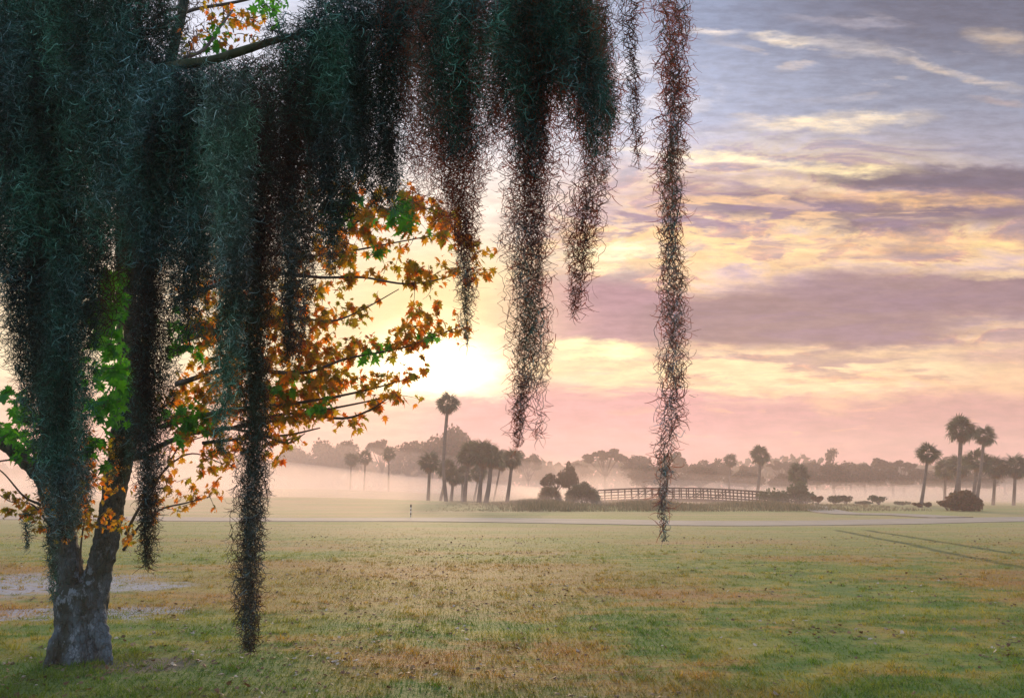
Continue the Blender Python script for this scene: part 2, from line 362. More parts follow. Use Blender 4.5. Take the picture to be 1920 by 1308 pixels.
def lawn_colour(g, nt, p):
    sp = g.n('ShaderNodeSeparateXYZ'); nt.links.new(p, sp.inputs[0])
    big = g.noise(g.mapping(p, sc=(0.5, 0.8, 1)), 0.28, 5, 0.6)
    midn = g.noise(g.mapping(p, sc=(0.8, 1.3, 1)), 1.3, 5, 0.65)
    fine = g.noise(p, 14, 4, 0.7)
    finer = g.noise(p, 60, 2, 0.7)
    c = g.mix(g.mr(midn, .38, .62), GREEN, GREEN2)
    c = g.mix(g.m('MULTIPLY', g.mr(g.noise(p, .55, 4, .6), .54, .68), .6), c, c4(.05, .15, .018))
    c = g.mix(g.m('MULTIPLY', g.mr(g.m('ADD', g.m('MULTIPLY', big, .7), g.m('MULTIPLY', midn, .3)), .46, .58), .85), c, STRAW)
    c = g.mix(g.m('MULTIPLY', g.mr(g.m('ADD', g.m('MULTIPLY', big, .6), g.m('MULTIPLY', fine, .4)), .50, .58), .6), c, BROWN)
    rust = g.mr(g.vm('LENGTH', g.mapping(g.vm('ADD', p, g.vm('MULTIPLY', g.noise(p, .5, 4, out=1), (3, 3, 0))), loc=(-.4, 16.5, 0), sc=(5.5, 5.0, 60), typ='TEXTURE'), out=1), .5, 1.15, .75, 0)
    c = g.mix(g.m('MULTIPLY', rust, g.mr(fine, .35, .6, .4, 1)), c, g.mix(g.mr(midn, .4, .6), c4(.38, .16, .05), c4(.36, .23, .06)))
    lush_shade = g.m('MAXIMUM', g.mr(g.m('ADD', sp.outputs[1], g.m('MULTIPLY', midn, 2.2)), 9.0, 6.9), g.mr(g.vm('LENGTH', g.mapping(g.vm('ADD', p, g.vm('MULTIPLY', g.noise(p, .9, 3, out=1), (1.5, 1.5, 0))), loc=(-3.1, 7.6, 0), sc=(2.8, 1.7, 60), typ='TEXTURE'), out=1), .5, 1.2, 1, 0))
    c = g.mix(g.m('MULTIPLY', lush_shade, .8), c, g.mix(g.mr(fine, .42, .58), c4(.04, .115, .015), c4(.10, .17, .025)))  # lush green, darkened to paint in shade near the viewer and under the tree
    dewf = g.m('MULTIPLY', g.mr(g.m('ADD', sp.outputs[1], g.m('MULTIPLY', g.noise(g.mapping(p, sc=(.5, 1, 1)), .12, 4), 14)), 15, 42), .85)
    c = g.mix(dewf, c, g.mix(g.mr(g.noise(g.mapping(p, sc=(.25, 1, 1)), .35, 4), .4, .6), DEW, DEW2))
    return c, sp, fine, finer
GREEN = c4(.085, .165, .018); GREEN2 = c4(.27, .25, .04); STRAW = c4(.42, .23, .055); BROWN = c4(.25, .085, .04); DEW = c4(.44, .33, .14); DEW2 = c4(.34, .32, .10)
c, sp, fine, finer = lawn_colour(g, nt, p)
c = g.mix(g.m('MULTIPLY', g.mr(finer, .35, .7), .35), c, g.vm('MULTIPLY', c, (1.6, 1.6, 1.5)))
# dark pocks and divots
pk = g.noise(g.mapping(p, sc=(1.3, 2.6, 1)), 4.0, 3, .7)
c = g.mix(g.m('MULTIPLY', g.m('MULTIPLY', g.mr(pk, .62, .68), .85), g.mr(sp.outputs[1], 36, 16, .12, 1)), c, c4(.045, .035, .018))
# bare pale sand by the tree
def patch(px, py, rx, ry, wob=.8):
    dd = dirp(px, py); t = -CAMZ/dd[2]; cx, cy = dd[0]*t, dd[1]*t
    pw = g.vm('ADD', p, g.vm('MULTIPLY', g.vm('SUBTRACT', g.noise(p, 1.1, 4, out=1), (.5, .5, .5)), (wob*2.4, wob*2.4, 0)))
    return g.mr(g.vm('LENGTH', g.mapping(pw, loc=(cx, cy, 0), sc=(rx, ry, 50), typ='TEXTURE'), out=1), .6, 1.15, 1, 0)
sand = g.m('MAXIMUM', patch(60, 1092, 2.1, 2.0), patch(250, 1098, 1.0, .7))
sand = g.m('MAXIMUM', sand, g.m('MULTIPLY', patch(230, 1150, .8, .6), .9))
sand = g.m('MAXIMUM', sand, g.m('MULTIPLY', patch(60, 1150, 1.6, .5), .9))
sand = g.m('MULTIPLY', sand, g.mr(g.noise(g.mapping(p, sc=(1, 2.2, 1)), 3.4, 8, .78), .42, .50))
c = g.mix(g.m('MULTIPLY', sand, .95), c, g.mix(g.mr(fine, .4, .6), c4(.33, .31, .34), c4(.46, .43, .45)))
dirt = g.m('MULTIPLY', patch(290, 1245, .5, .3, .3), .8)
c = g.mix(dirt, c, c4(.10, .085, .08))
# wheel tracks pressed into the dewy grass
def track(a, b, w):
    def gp(q):
        dd = dirp(*q); t = -CAMZ/dd[2]; return np.array([dd[0]*t, dd[1]*t])
    A, B = gp(a), gp(b); d_ = B-A; L = np.linalg.norm(d_); ang = math.atan2(d_[1], d_[0]); M_ = (A+B)/2
    pv = g.vm('ADD', p, g.vm('MULTIPLY', g.vm('SUBTRACT', g.noise(p, .35, 3, out=1), (.5, .5, .5)), (.5, .5, 0)))
    q = g.mapping(pv, loc=(M_[0], M_[1], 0), rot=(0, 0, ang), sc=(L/2, w/2, 50), typ='TEXTURE')
    sq = g.n('ShaderNodeSeparateXYZ'); nt.links.new(q, sq.inputs[0])
    return g.m('MULTIPLY', g.m('MULTIPLY', g.mr(g.noise(p, 1.5, 4), .3, .55, .6, 1), g.mr(g.m('ABSOLUTE', sq.outputs[1]), .5, 1.5, 1, 0)), g.mr(g.m('ABSOLUTE', sq.outputs[0]), .8, 1.02, 1, 0))
tr = g.m('MAXIMUM', track((1560, 992), (1990, 1078), .30), track((1610, 992), (1990, 1052), .30))
c = g.mix(g.m('MULTIPLY', tr, .95), c, c4(.04, .08, .015))
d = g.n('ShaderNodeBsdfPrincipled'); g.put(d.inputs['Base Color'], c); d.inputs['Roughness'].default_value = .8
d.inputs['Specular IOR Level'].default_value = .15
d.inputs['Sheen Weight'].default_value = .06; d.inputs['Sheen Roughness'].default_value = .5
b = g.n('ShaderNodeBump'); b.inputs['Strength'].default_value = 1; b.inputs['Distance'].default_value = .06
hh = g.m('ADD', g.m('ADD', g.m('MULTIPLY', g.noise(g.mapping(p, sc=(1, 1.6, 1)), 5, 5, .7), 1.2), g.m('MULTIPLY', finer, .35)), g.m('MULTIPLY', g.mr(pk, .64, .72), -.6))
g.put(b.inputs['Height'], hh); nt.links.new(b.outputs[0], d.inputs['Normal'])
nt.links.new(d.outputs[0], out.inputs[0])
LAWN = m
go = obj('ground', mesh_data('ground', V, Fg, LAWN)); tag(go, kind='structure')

# cart path: crosses the whole view some 42 m out, plus the spur down from the bridge
PATH = plain_mat('path_concrete', c4(.34, .27, .19), c4(.40, .32, .23), 0.6, .85, .2, bscale=8)
def ribbon(name, pts, w, dz, mat):
    p_, r_ = smooth_path([(a, b, 0) for a, b in pts], [w/2]*len(pts), 14)
    t = np.gradient(p_[:, :2], axis=0); t /= np.linalg.norm(t, axis=1)[:, None]; nrm = np.stack([-t[:, 1], t[:, 0]], 1)
    K = 5; cols = []
    for k in np.linspace(-1, 1, K):
        q = p_[:, :2] + nrm*(w/2*k); cols.append(np.stack([q[:, 0], q[:, 1], terrain(q[:, 0], q[:, 1]) + dz - (0.12 if abs(k) == 1 else 0)], 1))
    # outermost rows are sunk so the slab has a real edge
    cols = [cols[0]*1, np.where([[0, 0, 1]], cols[0]+[0, 0, .12], cols[0])] + cols[1:-1] + [np.where([[0, 0, 1]], cols[-1]+[0, 0, .12], cols[-1]), cols[-1]]
    V = np.stack(cols, 1); n_, K = V.shape[:2]
    i = np.arange(n_-1)[:, None]*K; j = np.arange(K-1)[None, :]
    return obj(name, mesh_data(name, V.reshape(-1, 3), np.stack([i+j, i+j+1, i+K+j+1, i+K+j], -1).reshape(-1, 4), mat, False))
def gxy(px, py):
    dd = dirp(px, py); t = -CAMZ/dd[2]; return (dd[0]*t, dd[1]*t)
tag(ribbon('path', [gxy(-500, 969), gxy(0, 971), gxy(400, 973), gxy(800, 974), gxy(1100, 978), gxy(1350, 981), gxy(1600, 979), gxy(1850, 974), gxy(2300, 972)], 5.0, .03, PATH), kind='structure')
BR_A = P(1128, 938, 88); BR_B = P(1482, 948, 80)
tag(ribbon('bridge_path', [(BR_B[0]-.3, BR_B[1]), gxy(1560, 961), gxy(1680, 965), gxy(1790, 971)], 2.2, .06, PATH), kind='structure')

# ------------------------------------------------------------------ air
def vol_mat(name, dens, colr, aniso):
    m, nt, out = newmat(name); v = nt.nodes.new('ShaderNodeVolumePrincipled')
    v.inputs['Density'].default_value = dens; v.inputs['Color'].default_value = colr; v.inputs['Anisotropy'].default_value = aniso
    nt.links.new(v.outputs[0], out.inputs['Volume'])
    return m
V, Fq = box((0, 150, 11), (1000, 460, 26)); hz = obj('haze', mesh_data('haze', V, Fq, vol_mat('haze_air', .0021, c4(1, .81, .77), .35), False))
tag(hz, 'thin pink morning haze filling the whole park', 'haze', kind='stuff')
MIST = vol_mat('mist_air', .018, c4(1, .85, .80), .4)
THIN = vol_mat('mist_thin_air', .0035, c4(1, .82, .80), .45)
def mist(cx, cy, z0, rx, ry, rz, mat, label):
    """a low bank that thins out towards its rim and top"""
    a = np.linspace(0, 2*math.pi, 48, endpoint=False)
    hs = [(-1, .02), (-.9, .9), (0, 1), (.08, .86), (.18, .70), (.32, .54), (.48, .39), (.64, .27), (.8, .15), (.92, .07), (1, .01)]
    V = []
    for h, r_ in hs:
        wob = 1 + .10*np.sin(3*a+cx) + .07*np.sin(5*a+cy)
        zz = rz*h if h > 0 else 1.5*h
        V.append(np.stack([np.cos(a)*rx*r_*wob, np.sin(a)*ry*r_*wob, zz + 0*a], 1))
    V = np.concatenate(V); n_ = len(a); i = np.arange(len(hs)-1)[:, None]*n_; j = np.arange(n_)[None, :]; k = (j+1) % n_
    Fs = [np.stack([i+j, i+k, i+n_+k, i+n_+j], -1).reshape(-1, 4), np.arange(n_)[::-1][None, :], (np.arange(n_)+(len(hs)-1)*n_)[None, :]]
    o = obj('ground_mist', mesh_data('ground_mist', V, Fs, mat), loc=(cx, cy, z0)); tag(o, label, 'mist', kind='stuff')
MIST2 = vol_mat('mist_drift_air', .018, c4(1, .83, .76), .5)
NEARM = vol_mat('mist_near_air', .009, c4(1, .83, .77), .45)
mist(-45, 130, .3, 85, 62, 6.5, MIST, 'bright low mist lying over the fairway left of the palm cluster')
mist(18, 136, .2, 75, 48, 3.6, MIST, 'low mist lying behind the footbridge')
mist(85, 128, .2, 75, 52, 3.4, MIST, 'low mist lying in front of the right-hand wood')
mist(-38, 84, .1, 70, 42, 5.5, MIST2, 'thin mist drifting round the palm stems towards the path')
mist(45, 92, .1, 60, 34, 2.6, NEARM, 'thin mist drifting over the footbridge and the right-hand palms')
mist(-70, 150, .3, 200, 82, 13, THIN, 'tall thin mist in front of the far left trees')
scn.cycles.volume_bounces = 1; scn.cycles.volume_step_rate = 4; scn.cycles.use_denoising = True
scn.cycles.max_bounces = 6; scn.cycles.diffuse_bounces = 3; scn.cycles.transmission_bounces = 4; scn.cycles.transparent_max_bounces = 8
# ------------------------------------------------------------------ PARTS
# ------------------------------------------------------------------ far trees, palms, shrubs
BARK_FAR = plain_mat('bark_far', c4(.10, .075, .06), c4(.17, .13, .10), 2, .9, .2)
OAK_LEAF = leaf_mat('oak_leaf', [c4(.035, .05, .02), c4(.06, .065, .03), c4(.10, .07, .04), c4(.12, .07, .04)], .3)
PALM_LEAF = leaf_mat('palm_leaf', [c4(.03, .055, .03), c4(.05, .085, .04), c4(.07, .10, .045)], .25)
PALM_DEAD = leaf_mat('palm_dead_leaf', [c4(.14, .09, .05), c4(.18, .12, .07)], .3)
SHRUB = leaf_mat('shrub_leaf', [c4(.06, .075, .035), c4(.09, .10, .045), c4(.15, .09, .05)], .3)
RUST = leaf_mat('rust_shrub_leaf', [c4(.10, .06, .03), c4(.16, .08, .04), c4(.07, .07, .03)], .35)
GREENLEAF = leaf_mat('broad_leaf', [c4(.05, .09, .04), c4(.08, .12, .06)], .35)

CARD = (np.array([[-.5, 0, -.25], [0, .12, -.5], [.5, 0, -.1], [.25, -.1, .45], [-.35, .05, .4]]), [np.array([[0, 1, 2, 3, 4]])])
def crown_cards(lobes, n, size, flat=.7, seed=0):
    """leaf sprays spread through the lobes' volume; lobes (cx,cy,cz,rx,ry,rz)"""
    L = np.array(lobes, float); w = (L[:, 3]*L[:, 4]*L[:, 5])**.67; pick = R.choice(len(L), n, p=w/w.sum())
    d = R.normal(size=(n, 3)); d /= np.linalg.norm(d, axis=1)[:, None]
    rr = (R.random(n)**.45)*(1+R.normal(size=n)*.06)
    pos = L[pick, :3] + d*L[pick, 3:6]*rr[:, None]
    M = rotmats(n)
    V, Fs = scatter(CARD[0], CARD[1], pos, M, size*(.5+R.random(n)))
    return V, Fs
def proto_oak(kind):
    """unit tree: height 1, crown half width about .5"""
    K = {'dome': 15, 'spread': 13, 'tall': 9, 'feather': 15}[kind]; lobes = []
    for k in range(K):
        a = R.random()*6.28; q = math.sqrt(R.random())
        if kind == 'dome': c = (.36*q*math.cos(a), .36*q*math.sin(a), .78-.30*q*q + R.normal()*.03); r_ = (.17, .17, .12)
        elif kind == 'spread': c = (.44*q*math.cos(a), .44*q*math.sin(a), .72-.14*q + R.normal()*.07); r_ = (.15, .15, .085)
        elif kind == 'tall': c = (.16*q*math.cos(a), .16*q*math.sin(a), .35+.58*R.random()); r_ = (.17, .17, .10)
        else: c = (.40*q*math.cos(a), .40*q*math.sin(a), .66+.30*R.random()*(1-q*.6)); r_ = (.11, .11, .05)
        s_ = .75+.6*R.random(); lobes.append((*c, r_[0]*s_, r_[1]*s_, r_[2]*s_))
    if kind in ('dome',):
        for k in range(8):
            a = R.random()*6.28; lobes.append((.3*math.cos(a), .3*math.sin(a), .42+R.random()*.12, .14, .14, .12))
    V, Fs = crown_cards(lobes, {'dome': 3800, 'spread': 2600, 'tall': 1400, 'feather': 2300}[kind], .038)
    cr = MB().add(V, Fs).data('crown', OAK_LEAF, False)
    t = MB(); t.add(*tube([(0, 0, -.03), (.01, 0, .2), (-.01, .01, .42)], [.035, .025, .02], 6, 3))
    for lb in lobes[:9]:
        t.add(*tube([(0, 0, .2+R.random()*.2), (lb[0]*.5, lb[1]*.5, lb[2]*.72), (lb[0], lb[1], lb[2])], [.018, .011, .004], 5, 3))
    return t.data('trunk', BARK_FAR), cr
OAKS = {k: [proto_oak(k) for _ in range(n)] for k, n in (('dome', 3), ('spread', 3), ('tall', 2), ('feather', 2))}
def tree(kind, px, topy, wpx, Y, label, group='hazy trees along the far edge of the park', cat='tree', name='oak_tree', basez=None):
    top = P(px, topy, Y); x = top[0]; z0 = tz(x, Y) if basez is None else basez
    h = top[2]-z0; wid = wpx/F*Y
    tr, cr = OAKS[kind][int(R.integers(len(OAKS[kind])))]
    e = empty(name, (x, Y, z0)); e.rotation_euler[2] = R.random()*6.28
    hs = {'dome': .97, 'spread': .88, 'tall': 1.0, 'feather': .98}[kind]; ws = {'dome': 1.05, 'spread': 1.15, 'tall': .6, 'feather': 1.0}[kind]
    e.scale = (wid/ws, wid/ws, h/hs)
    obj('trunk', tr, e); obj('crown', cr, e); tag(e, label, cat, group)
    return e
oaks = [
 ('dome', 30, 905, 70, 190, 'small hazy tree low in the mist at the left edge behind the trunk'),
 ('dome', 440, 850, 120, 215, 'very pale hazy tree seen between the two longest left moss strands'),
 ('dome', 545, 832, 110, 185, 'pale hazy oak rising just right of the longest moss strand'),
 ('dome', 606, 822, 90, 180, 'pale rounded oak, second right of the longest moss strand'),
 ('dome', 655, 819, 76, 175, 'pale oak with a flat domed top behind the small far palms'),
 ('feather', 718, 813, 64, 178, 'pale oak with ragged top behind the lone small far palm'),
 ('dome', 768, 820, 96, 172, 'pale broad oak left of the tall lone palm'),
 ('dome', 812, 814, 80, 168, 'pale oak directly left of the biggest domed oak'),
 ('dome', 856, 795, 92, 160, 'biggest domed oak, rising behind the stem of the tall lone palm'),
 ('dome', 905, 828, 90, 172, 'pale oak mostly hidden behind the dark palm cluster'),
 ('spread', 990, 840, 64, 165, 'rusty umbrella-shaped oak just right of the dark palm cluster'),
 ('dome', 1020, 868, 60, 190, 'low pale tree in the gap between rusty umbrella oak and feathery oak'),
 ('spread', 1082, 860, 66, 175, 'low pale tree left of the feathery oak'),
 ('feather', 1133, 835, 88, 165, 'feathery flat-topped oak above the left end of the bridge'),
 ('dome', 1192, 848, 90, 168, 'broad hazy oak between the feathery oak and the longest right moss strand'),
 ('dome', 1205, 866, 92, 132, 'darker round tree in the mist behind the left half of the bridge'),
 ('spread', 1262, 842, 70, 170, 'hazy oak peeking out right of the longest right moss strand'),
 ('dome', 1318, 856, 74, 172, 'low hazy oak above the middle of the bridge'),
 ('dome', 1346, 853, 60, 168, 'narrow hazy oak left of the small round-headed palm'),
 ('spread', 1404, 864, 60, 175, 'hazy oak touching the left side of the bridge palm'),
 ('feather', 1462, 858, 56, 175, 'loose pale oak just right of the bridge palm'),
 ('dome', 1466, 884, 60, 140, 'low darker tree between the bridge palm and the leafy palm'),
 ('dome', 1530, 862, 80, 160, 'hazy tree right behind the short leafy palm'),
 ('tall', 1557, 841, 26, 158, 'slender spire-like tree standing above the right-hand wood'),
 ('dome', 1592, 864, 76, 155, 'round tree just right of the slender spire-like tree'),
 ('feather', 1640, 852, 70, 150, 'ragged-topped tree in the middle of the right-hand wood'),
 ('dome', 1618, 868, 80, 140, 'bushy tree in front of the ragged-topped tree'),
 ('feather', 1690, 858, 64, 148, 'ragged tree left of the leaning right-hand palm'),
 ('dome', 1670, 872, 80, 136, 'wide greenish tree low in the right-hand wood'),
 ('dome', 1725, 874, 70, 140, 'round tree behind the leaning right-hand palm'),
 ('tall', 1778, 857, 20, 150, 'thin little tree left of the tallest right-hand palm stem'),
 ('dome', 1765, 876, 70, 125, 'green tree filling the gap left of the tallest right-hand palm'),
 ('dome', 1880, 872, 84, 150, 'hazy tree behind the palms at the right edge'),
 ('dome', 1500, 870, 90, 138, 'dark low tree behind the short leafy palm, fronting the wood'),
 ('dome', 1560, 866, 90, 132, 'dark bushy tree below the slender spire-like tree'),
 ('dome', 1395, 876, 90, 140, 'dark low tree left of the bridge palm stem'),
 ('dome', 1310, 872, 100, 138, 'dark wide tree behind the middle of the bridge'),
 ('dome', 1830, 880, 90, 128, 'dark tree behind the two tall right-hand palms'),
 ('dome', 1250, 870, 80, 140, 'dark tree right of the longest right moss strand, low in the mist'),
 ('dome', 1935, 868, 80, 145, 'hazy tree cut by the right edge of the view'),
]
for o in oaks: tree(*o)
tree('spread', 1042, 879, 66, 78, 'leaning flat-topped small tree above the twin shrubs', 'shrubby trees left of the bridge')
tree('dome', 1066, 857, 38, 84, 'small round-headed tree right behind the leaning flat-topped one', 'shrubby trees left of the bridge')
# distant wood closing the view
n = 9000; x = R.uniform(-210, 210, n); y = R.uniform(235, 300, n)
z = terrain(x, y) + (R.random(n)**.6)*(8.2 + 1.5*np.sin(x*.09)+1.2*np.sin(x*.23+1))
V, Fs = scatter(CARD[0]*np.array([1, 1, .8]), CARD[1], np.stack([x, y, z], 1), rotmats(n), 1.5+1.6*R.random(n))
tag(MB().add(V, Fs).build('distant_woods', OAK_LEAF, None, False), 'far faint wood closing the horizon behind the mist', 'wood', kind='stuff')

def fan_leaf(nseg=15):
    """one costapalmate fan: origin at the crown, petiole along +x, drooping tips"""
    V = []; Fq = []; 
    pet = .55
    V += [(0, -.012, 0), (0, .012, 0), (pet, .01, .06), (pet, -.01, .06)]; Fq.append((0, 1, 2, 3))
    for k in range(nseg):
        a = (k/(nseg-1)-.5)*rad(215); a += R.normal()*.03
        L = .62*(1-.25*abs(a)/1.9)*(.9+.2*R.random())
        b = len(V); ca, sa = math.cos(a), math.sin(a); w = .05
        cx, cy = pet, 0
        pts = [(.12, .018, .05), (.62*L, .042, .06-.10*abs(sa)), (L, .012, -.10-.12*R.random())]
        for r_, ww, zz in pts:
            V.append((cx+ca*r_-sa*ww, cy+sa*r_+ca*ww, zz)); V.append((cx+ca*r_+sa*ww, cy+sa*r_-ca*ww, zz-.015))
        Fq += [(b, b+1, b+3, b+2), (b+2, b+3, b+5, b+4)]
    return np.array(V), [np.array(Fq)]
def fan_dir(tilt, azim, roll):
    M = Matrix.Rotation(azim, 3, 'Z') @ Matrix.Rotation(-tilt, 3, 'Y') @ Matrix.Rotation(roll, 3, 'X')
    return np.array(M)
def proto_palm(nl=46, dead=12, open_=1.0):
    """crown radius about 1"""
    T, Tf = fan_leaf(); live = MB(); dd = MB()
    for k in range(nl):
        t = rad(80 - 125*((k+.5)/nl)**.85) + R.normal()*.08
        V, Fs = scatter(T, Tf, np.zeros((1, 3)), fan_dir(t, k*2.4+R.normal()*.15, R.normal()*.6)[None], [(.62+.5*R.random())*open_])
        live.add(V, Fs)
    for k in range(dead):
        t = rad(-50-30*R.random())
        V, Fs = scatter(T, Tf, np.array([[0, 0, -.1]]), fan_dir(t, k*2.4+R.random(), R.normal())[None], [.62+.2*R.random()])
        dd.add(V, Fs)
    return live.data('crown', PALM_LEAF, False), dd.data('dead_fronds', PALM_DEAD, False)
PALMS = [proto_palm(46, 12), proto_palm(38, 9), proto_palm(54, 14)]
PBARK = plain_mat('palm_bark', c4(.13, .10, .08), c4(.20, .155, .12), 3, .9, .5, (1, 1, 6))
def palm(px, py, rpx, bx, by, Y, label, group, k=0, bend=0.0, wid=.17, squash=1.0):
    c = P(px, py, Y); b = P(bx, by, Y); zb = tz(b[0], Y)
    e = empty('palm_tree', (b[0], Y, zb)); r_ = rpx/F*Y*1.0
    lc = c - np.array([b[0], Y, zb]); lc[2] -= r_*.12
    p1 = lc*.33 + np.array([bend, 0, 0]); p2 = lc*.68 + np.array([bend*.7, 0, 0])
    t = MB(); t.add(*tube([(0, 0, -.25), (0, 0, .1), p1, p2, lc], [wid*1.35, wid*1.15, wid*.95, wid*.9, wid*.95], 8, 5, .04))
    t.build('trunk', PBARK, e)
    pr = PALMS[k % 3]
    for nm, me in (('crown', pr[0]), ('dead_fronds', pr[1])):
        o = obj(nm, me, e, lc); o.scale = (r_*.86, r_*.86, r_*.86*squash); o.rotation_euler[2] = R.random()*6
    tag(e, label, 'palm tree', group)
g1 = 'cabbage palms of the middle cluster'; g2 = 'cabbage palms on the right'; g3 = 'small far palms in the left haze'
palm(840, 755, 25, 836, 950, 74, 'tall lone palm towering over the middle cluster below the sun', g1, 1, -.28, .17)
palm(806, 864, 24, 803, 930, 80, 'leftmost palm of the middle cluster', g1, 0)
palm(838, 878, 24, 826, 932, 84, 'low palm right behind the tall lone stem', g1, 2, 0, .15)
palm(850, 893, 20, 846, 930, 82, 'short brownish palm in the lower middle of the cluster', g1, 1, 0, .17)
palm(868, 888, 20, 866, 932, 86, 'second short brownish palm of the cluster with a thin stem', g1, 0, 0, .13)
palm(880, 850, 29, 871, 948, 76, 'palm with a slanting stem left of the twin dark stems', g1, 2, -.05, .19)
palm(905, 848, 31, 898, 953, 73, 'left one of the twin dark-stemmed palms', g1, 0, 0, .20)
palm(922, 853, 29, 911, 955, 72, 'right one of the twin dark-stemmed palms', g1, 1, .06, .21)
palm(898, 885, 20, 889, 925, 92, 'small palm seen through the twin dark stems', g1, 1, 0, .12)
palm(940, 862, 22, 926, 925, 96, 'thin far palm between the twins and the rightmost palm of the cluster', g1, 0, 0, .11)
palm(961, 858, 23, 951, 946, 75, 'rightmost palm of the middle cluster, standing apart', g1, 2, 0, .17)
palm(729, 850, 15, 729, 905, 118, 'lone small far palm left of the tall palm', g3, 0, 0, .14)
palm(685, 856, 18, 683, 908, 122, 'right one of the pair of small far palms', g3, 1, 0, .14)
palm(659, 860, 16, 657, 905, 125, 'left one of the pair of small far palms', g3, 2, 0, .14)
palm(1426, 852, 22, 1416, 915, 100, 'round-headed palm rising behind the right half of the bridge', g2, 2, .1, .2)
palm(1369, 862, 15, 1366, 920, 125, 'small round-headed far palm above the bridge', g2, 0, 0, .15)
palm(1498, 886, 26, 1492, 945, 84, 'short leafy palm at the right end of the bridge', g2, 1, 0, .16)
palm(1740, 848, 24, 1728, 966, 62, 'leaning slim palm left of the rusty round bush', g2, 1, .02, .12)
palm(1802, 803, 32, 1790, 950, 66, 'tallest palm on the right, behind the rusty round bush', g2, 2, .1, .17)
palm(1845, 815, 24, 1830, 945, 70, 'second tall palm, leaning against the crown of the tallest', g2, 0, .05, .14)
palm(1832, 862, 27, 1822, 935, 76, 'lower palm under the two tall right-hand palms', g2, 1, 0, .16)
palm(1866, 874, 26, 1862, 940, 80, 'palm with a dark round head right of the two tall ones', g2, 2, 0, .15)
palm(1904, 872, 27, 1900, 940, 78, 'palm at the right edge with a full head', g2, 0, 0, .15)
palm(1800, 872, 26, 1797, 935, 84, 'low palm behind the stem of the tallest right-hand palm', g2, 0, 0, .15)
palm(1772, 878, 24, 1770, 930, 88, 'low palm between the slim leaning palm and the tallest one', g2, 1, 0, .14)

# shrubs
SAW = fan_leaf(11)
def shrub(px, topy, wpx, basey, Y, label, mat, kind='ball', name='shrub', group='shrubs along the ditch', n=None, cat='shrub'):
    c = P(px, topy, Y); z0 = tz(c[0], Y); h = max(c[2]-z0, .3); w = wpx/F*Y/2
    e = empty(name, (c[0], Y, z0)); m_ = MB(); st = MB()
    if kind == 'saw':
        nn = n or 90
        d = R.normal(size=(nn, 3)); d[:, 2] = abs(d[:, 2])+.1; d /= np.linalg.norm(d, axis=1)[:, None]
        for q in d:
            t = math.asin(q[2]); L = .55+.3*R.random()
            M = fan_dir(t+R.normal()*.15, math.atan2(q[1], q[0]), R.normal()*.7)
            V, Fs = scatter(SAW[0], SAW[1], np.zeros((1, 3)), M[None], [.6])
            V = V + q*L*.45; V = V*np.array([w, w, h])*1.0
            V[:, 2] = np.maximum(V[:, 2], .02)
            m_.add(V, Fs)
    elif kind == 'ball':
        nn = n or 1500; lobes = [(0, 0, h*.5, w*.8, w*.8, h*.45)]
        for k in range(9):
            a = R.random()*6.28; lobes.append((w*.6*math.cos(a), w*.6*math.sin(a), h*(.25+.5*R.random()), w*.38, w*.38, h*.28))
        V, Fs = crown_cards(lobes, nn, .16); V[:, 2] = np.abs(V[:, 2]); m_.add(V, Fs)
    else:   # sparse leggy plant
        nn = n or 9
        for k in range(nn):
            a = R.random()*6.28; tip = np.array([math.cos(a)*w*R.random(), math.sin(a)*w*R.random(), h*(.55+.45*R.random())])
            st.add(*tube([(0, 0, -.05), tip*np.array([.4, .4, .5]), tip], [.022, .014, .006], 4, 3))
            V, Fs = crown_cards([(*tip, w*.35, w*.35, h*.18), (*(tip*.75), w*.3, w*.3, h*.14)], 46, .13); m_.add(V, Fs)
    if kind != 'leggy':
        for k in range(5):
            a = R.random()*6.28; st.add(*tube([(0, 0, -.05), (math.cos(a)*w*.3, math.sin(a)*w*.3, h*.35), (math.cos(a)*w*.5, math.sin(a)*w*.5, h*.6)], [.04, .03, .015], 5, 3))
    st.build('stems', BARK_FAR, e); m_.build('foliage', mat, e, False); tag(e, label, cat, group)
shrub(1092, 900, 74, 945, 76, 'large spiky palmetto bush beside the left end of the bridge', PALM_LEAF, 'saw', n=130)
shrub(1030, 905, 52, 942, 76, 'smaller round palmetto bush left of the large spiky one', SHRUB, 'saw', n=90)
shrub(1803, 919, 68, 968, 56, 'rusty green round bush at the foot of the tallest right-hand palm', RUST, 'ball', n=4200)
shrub(1775, 940, 30, 966, 57, 'small reddish shrub on the left flank of the round rusty bush', RUST, 'leggy')
shrub(1447, 912, 66, 950, 78.5, 'dark flat-topped bush in front of the right end of the bridge', GREENLEAF, 'ball', n=1500)
shrub(1494, 902, 48, 950, 79, 'tall loose bush at the very end of the bridge', GREENLEAF, 'ball', n=1400)
shrub(1511, 918, 34, 950, 79.5, 'low leafy bush just right of the tall loose bush', GREENLEAF, 'ball', n=600)
g4 = 'small plants along the bridge path'
for a in [(1533, 930, 22, 'leggy', 'bare reddish twigs right of the bridge bushes', RUST), (1563, 930, 34, 'leggy', 'sparse plant, first pair of the row along the bridge path', GREENLEAF), (1586, 930, 32, 'leggy', 'reddish plant of the first pair along the bridge path', SHRUB),
          (1622, 944, 38, 'leggy', 'low creeping green plant midway along the bridge path', GREENLEAF), (1647, 930, 38, 'leggy', 'tall airy plant midway along the bridge path', GREENLEAF), (1692, 940, 30, 'ball', 'compact little green bush before the slim palm', GREENLEAF)]:
    shrub(a[0], a[1], a[2], 955, 73, a[4], a[5], a[3], 'small_plant', g4, n=(220 if a[3] == 'ball' else 12), cat='plant')
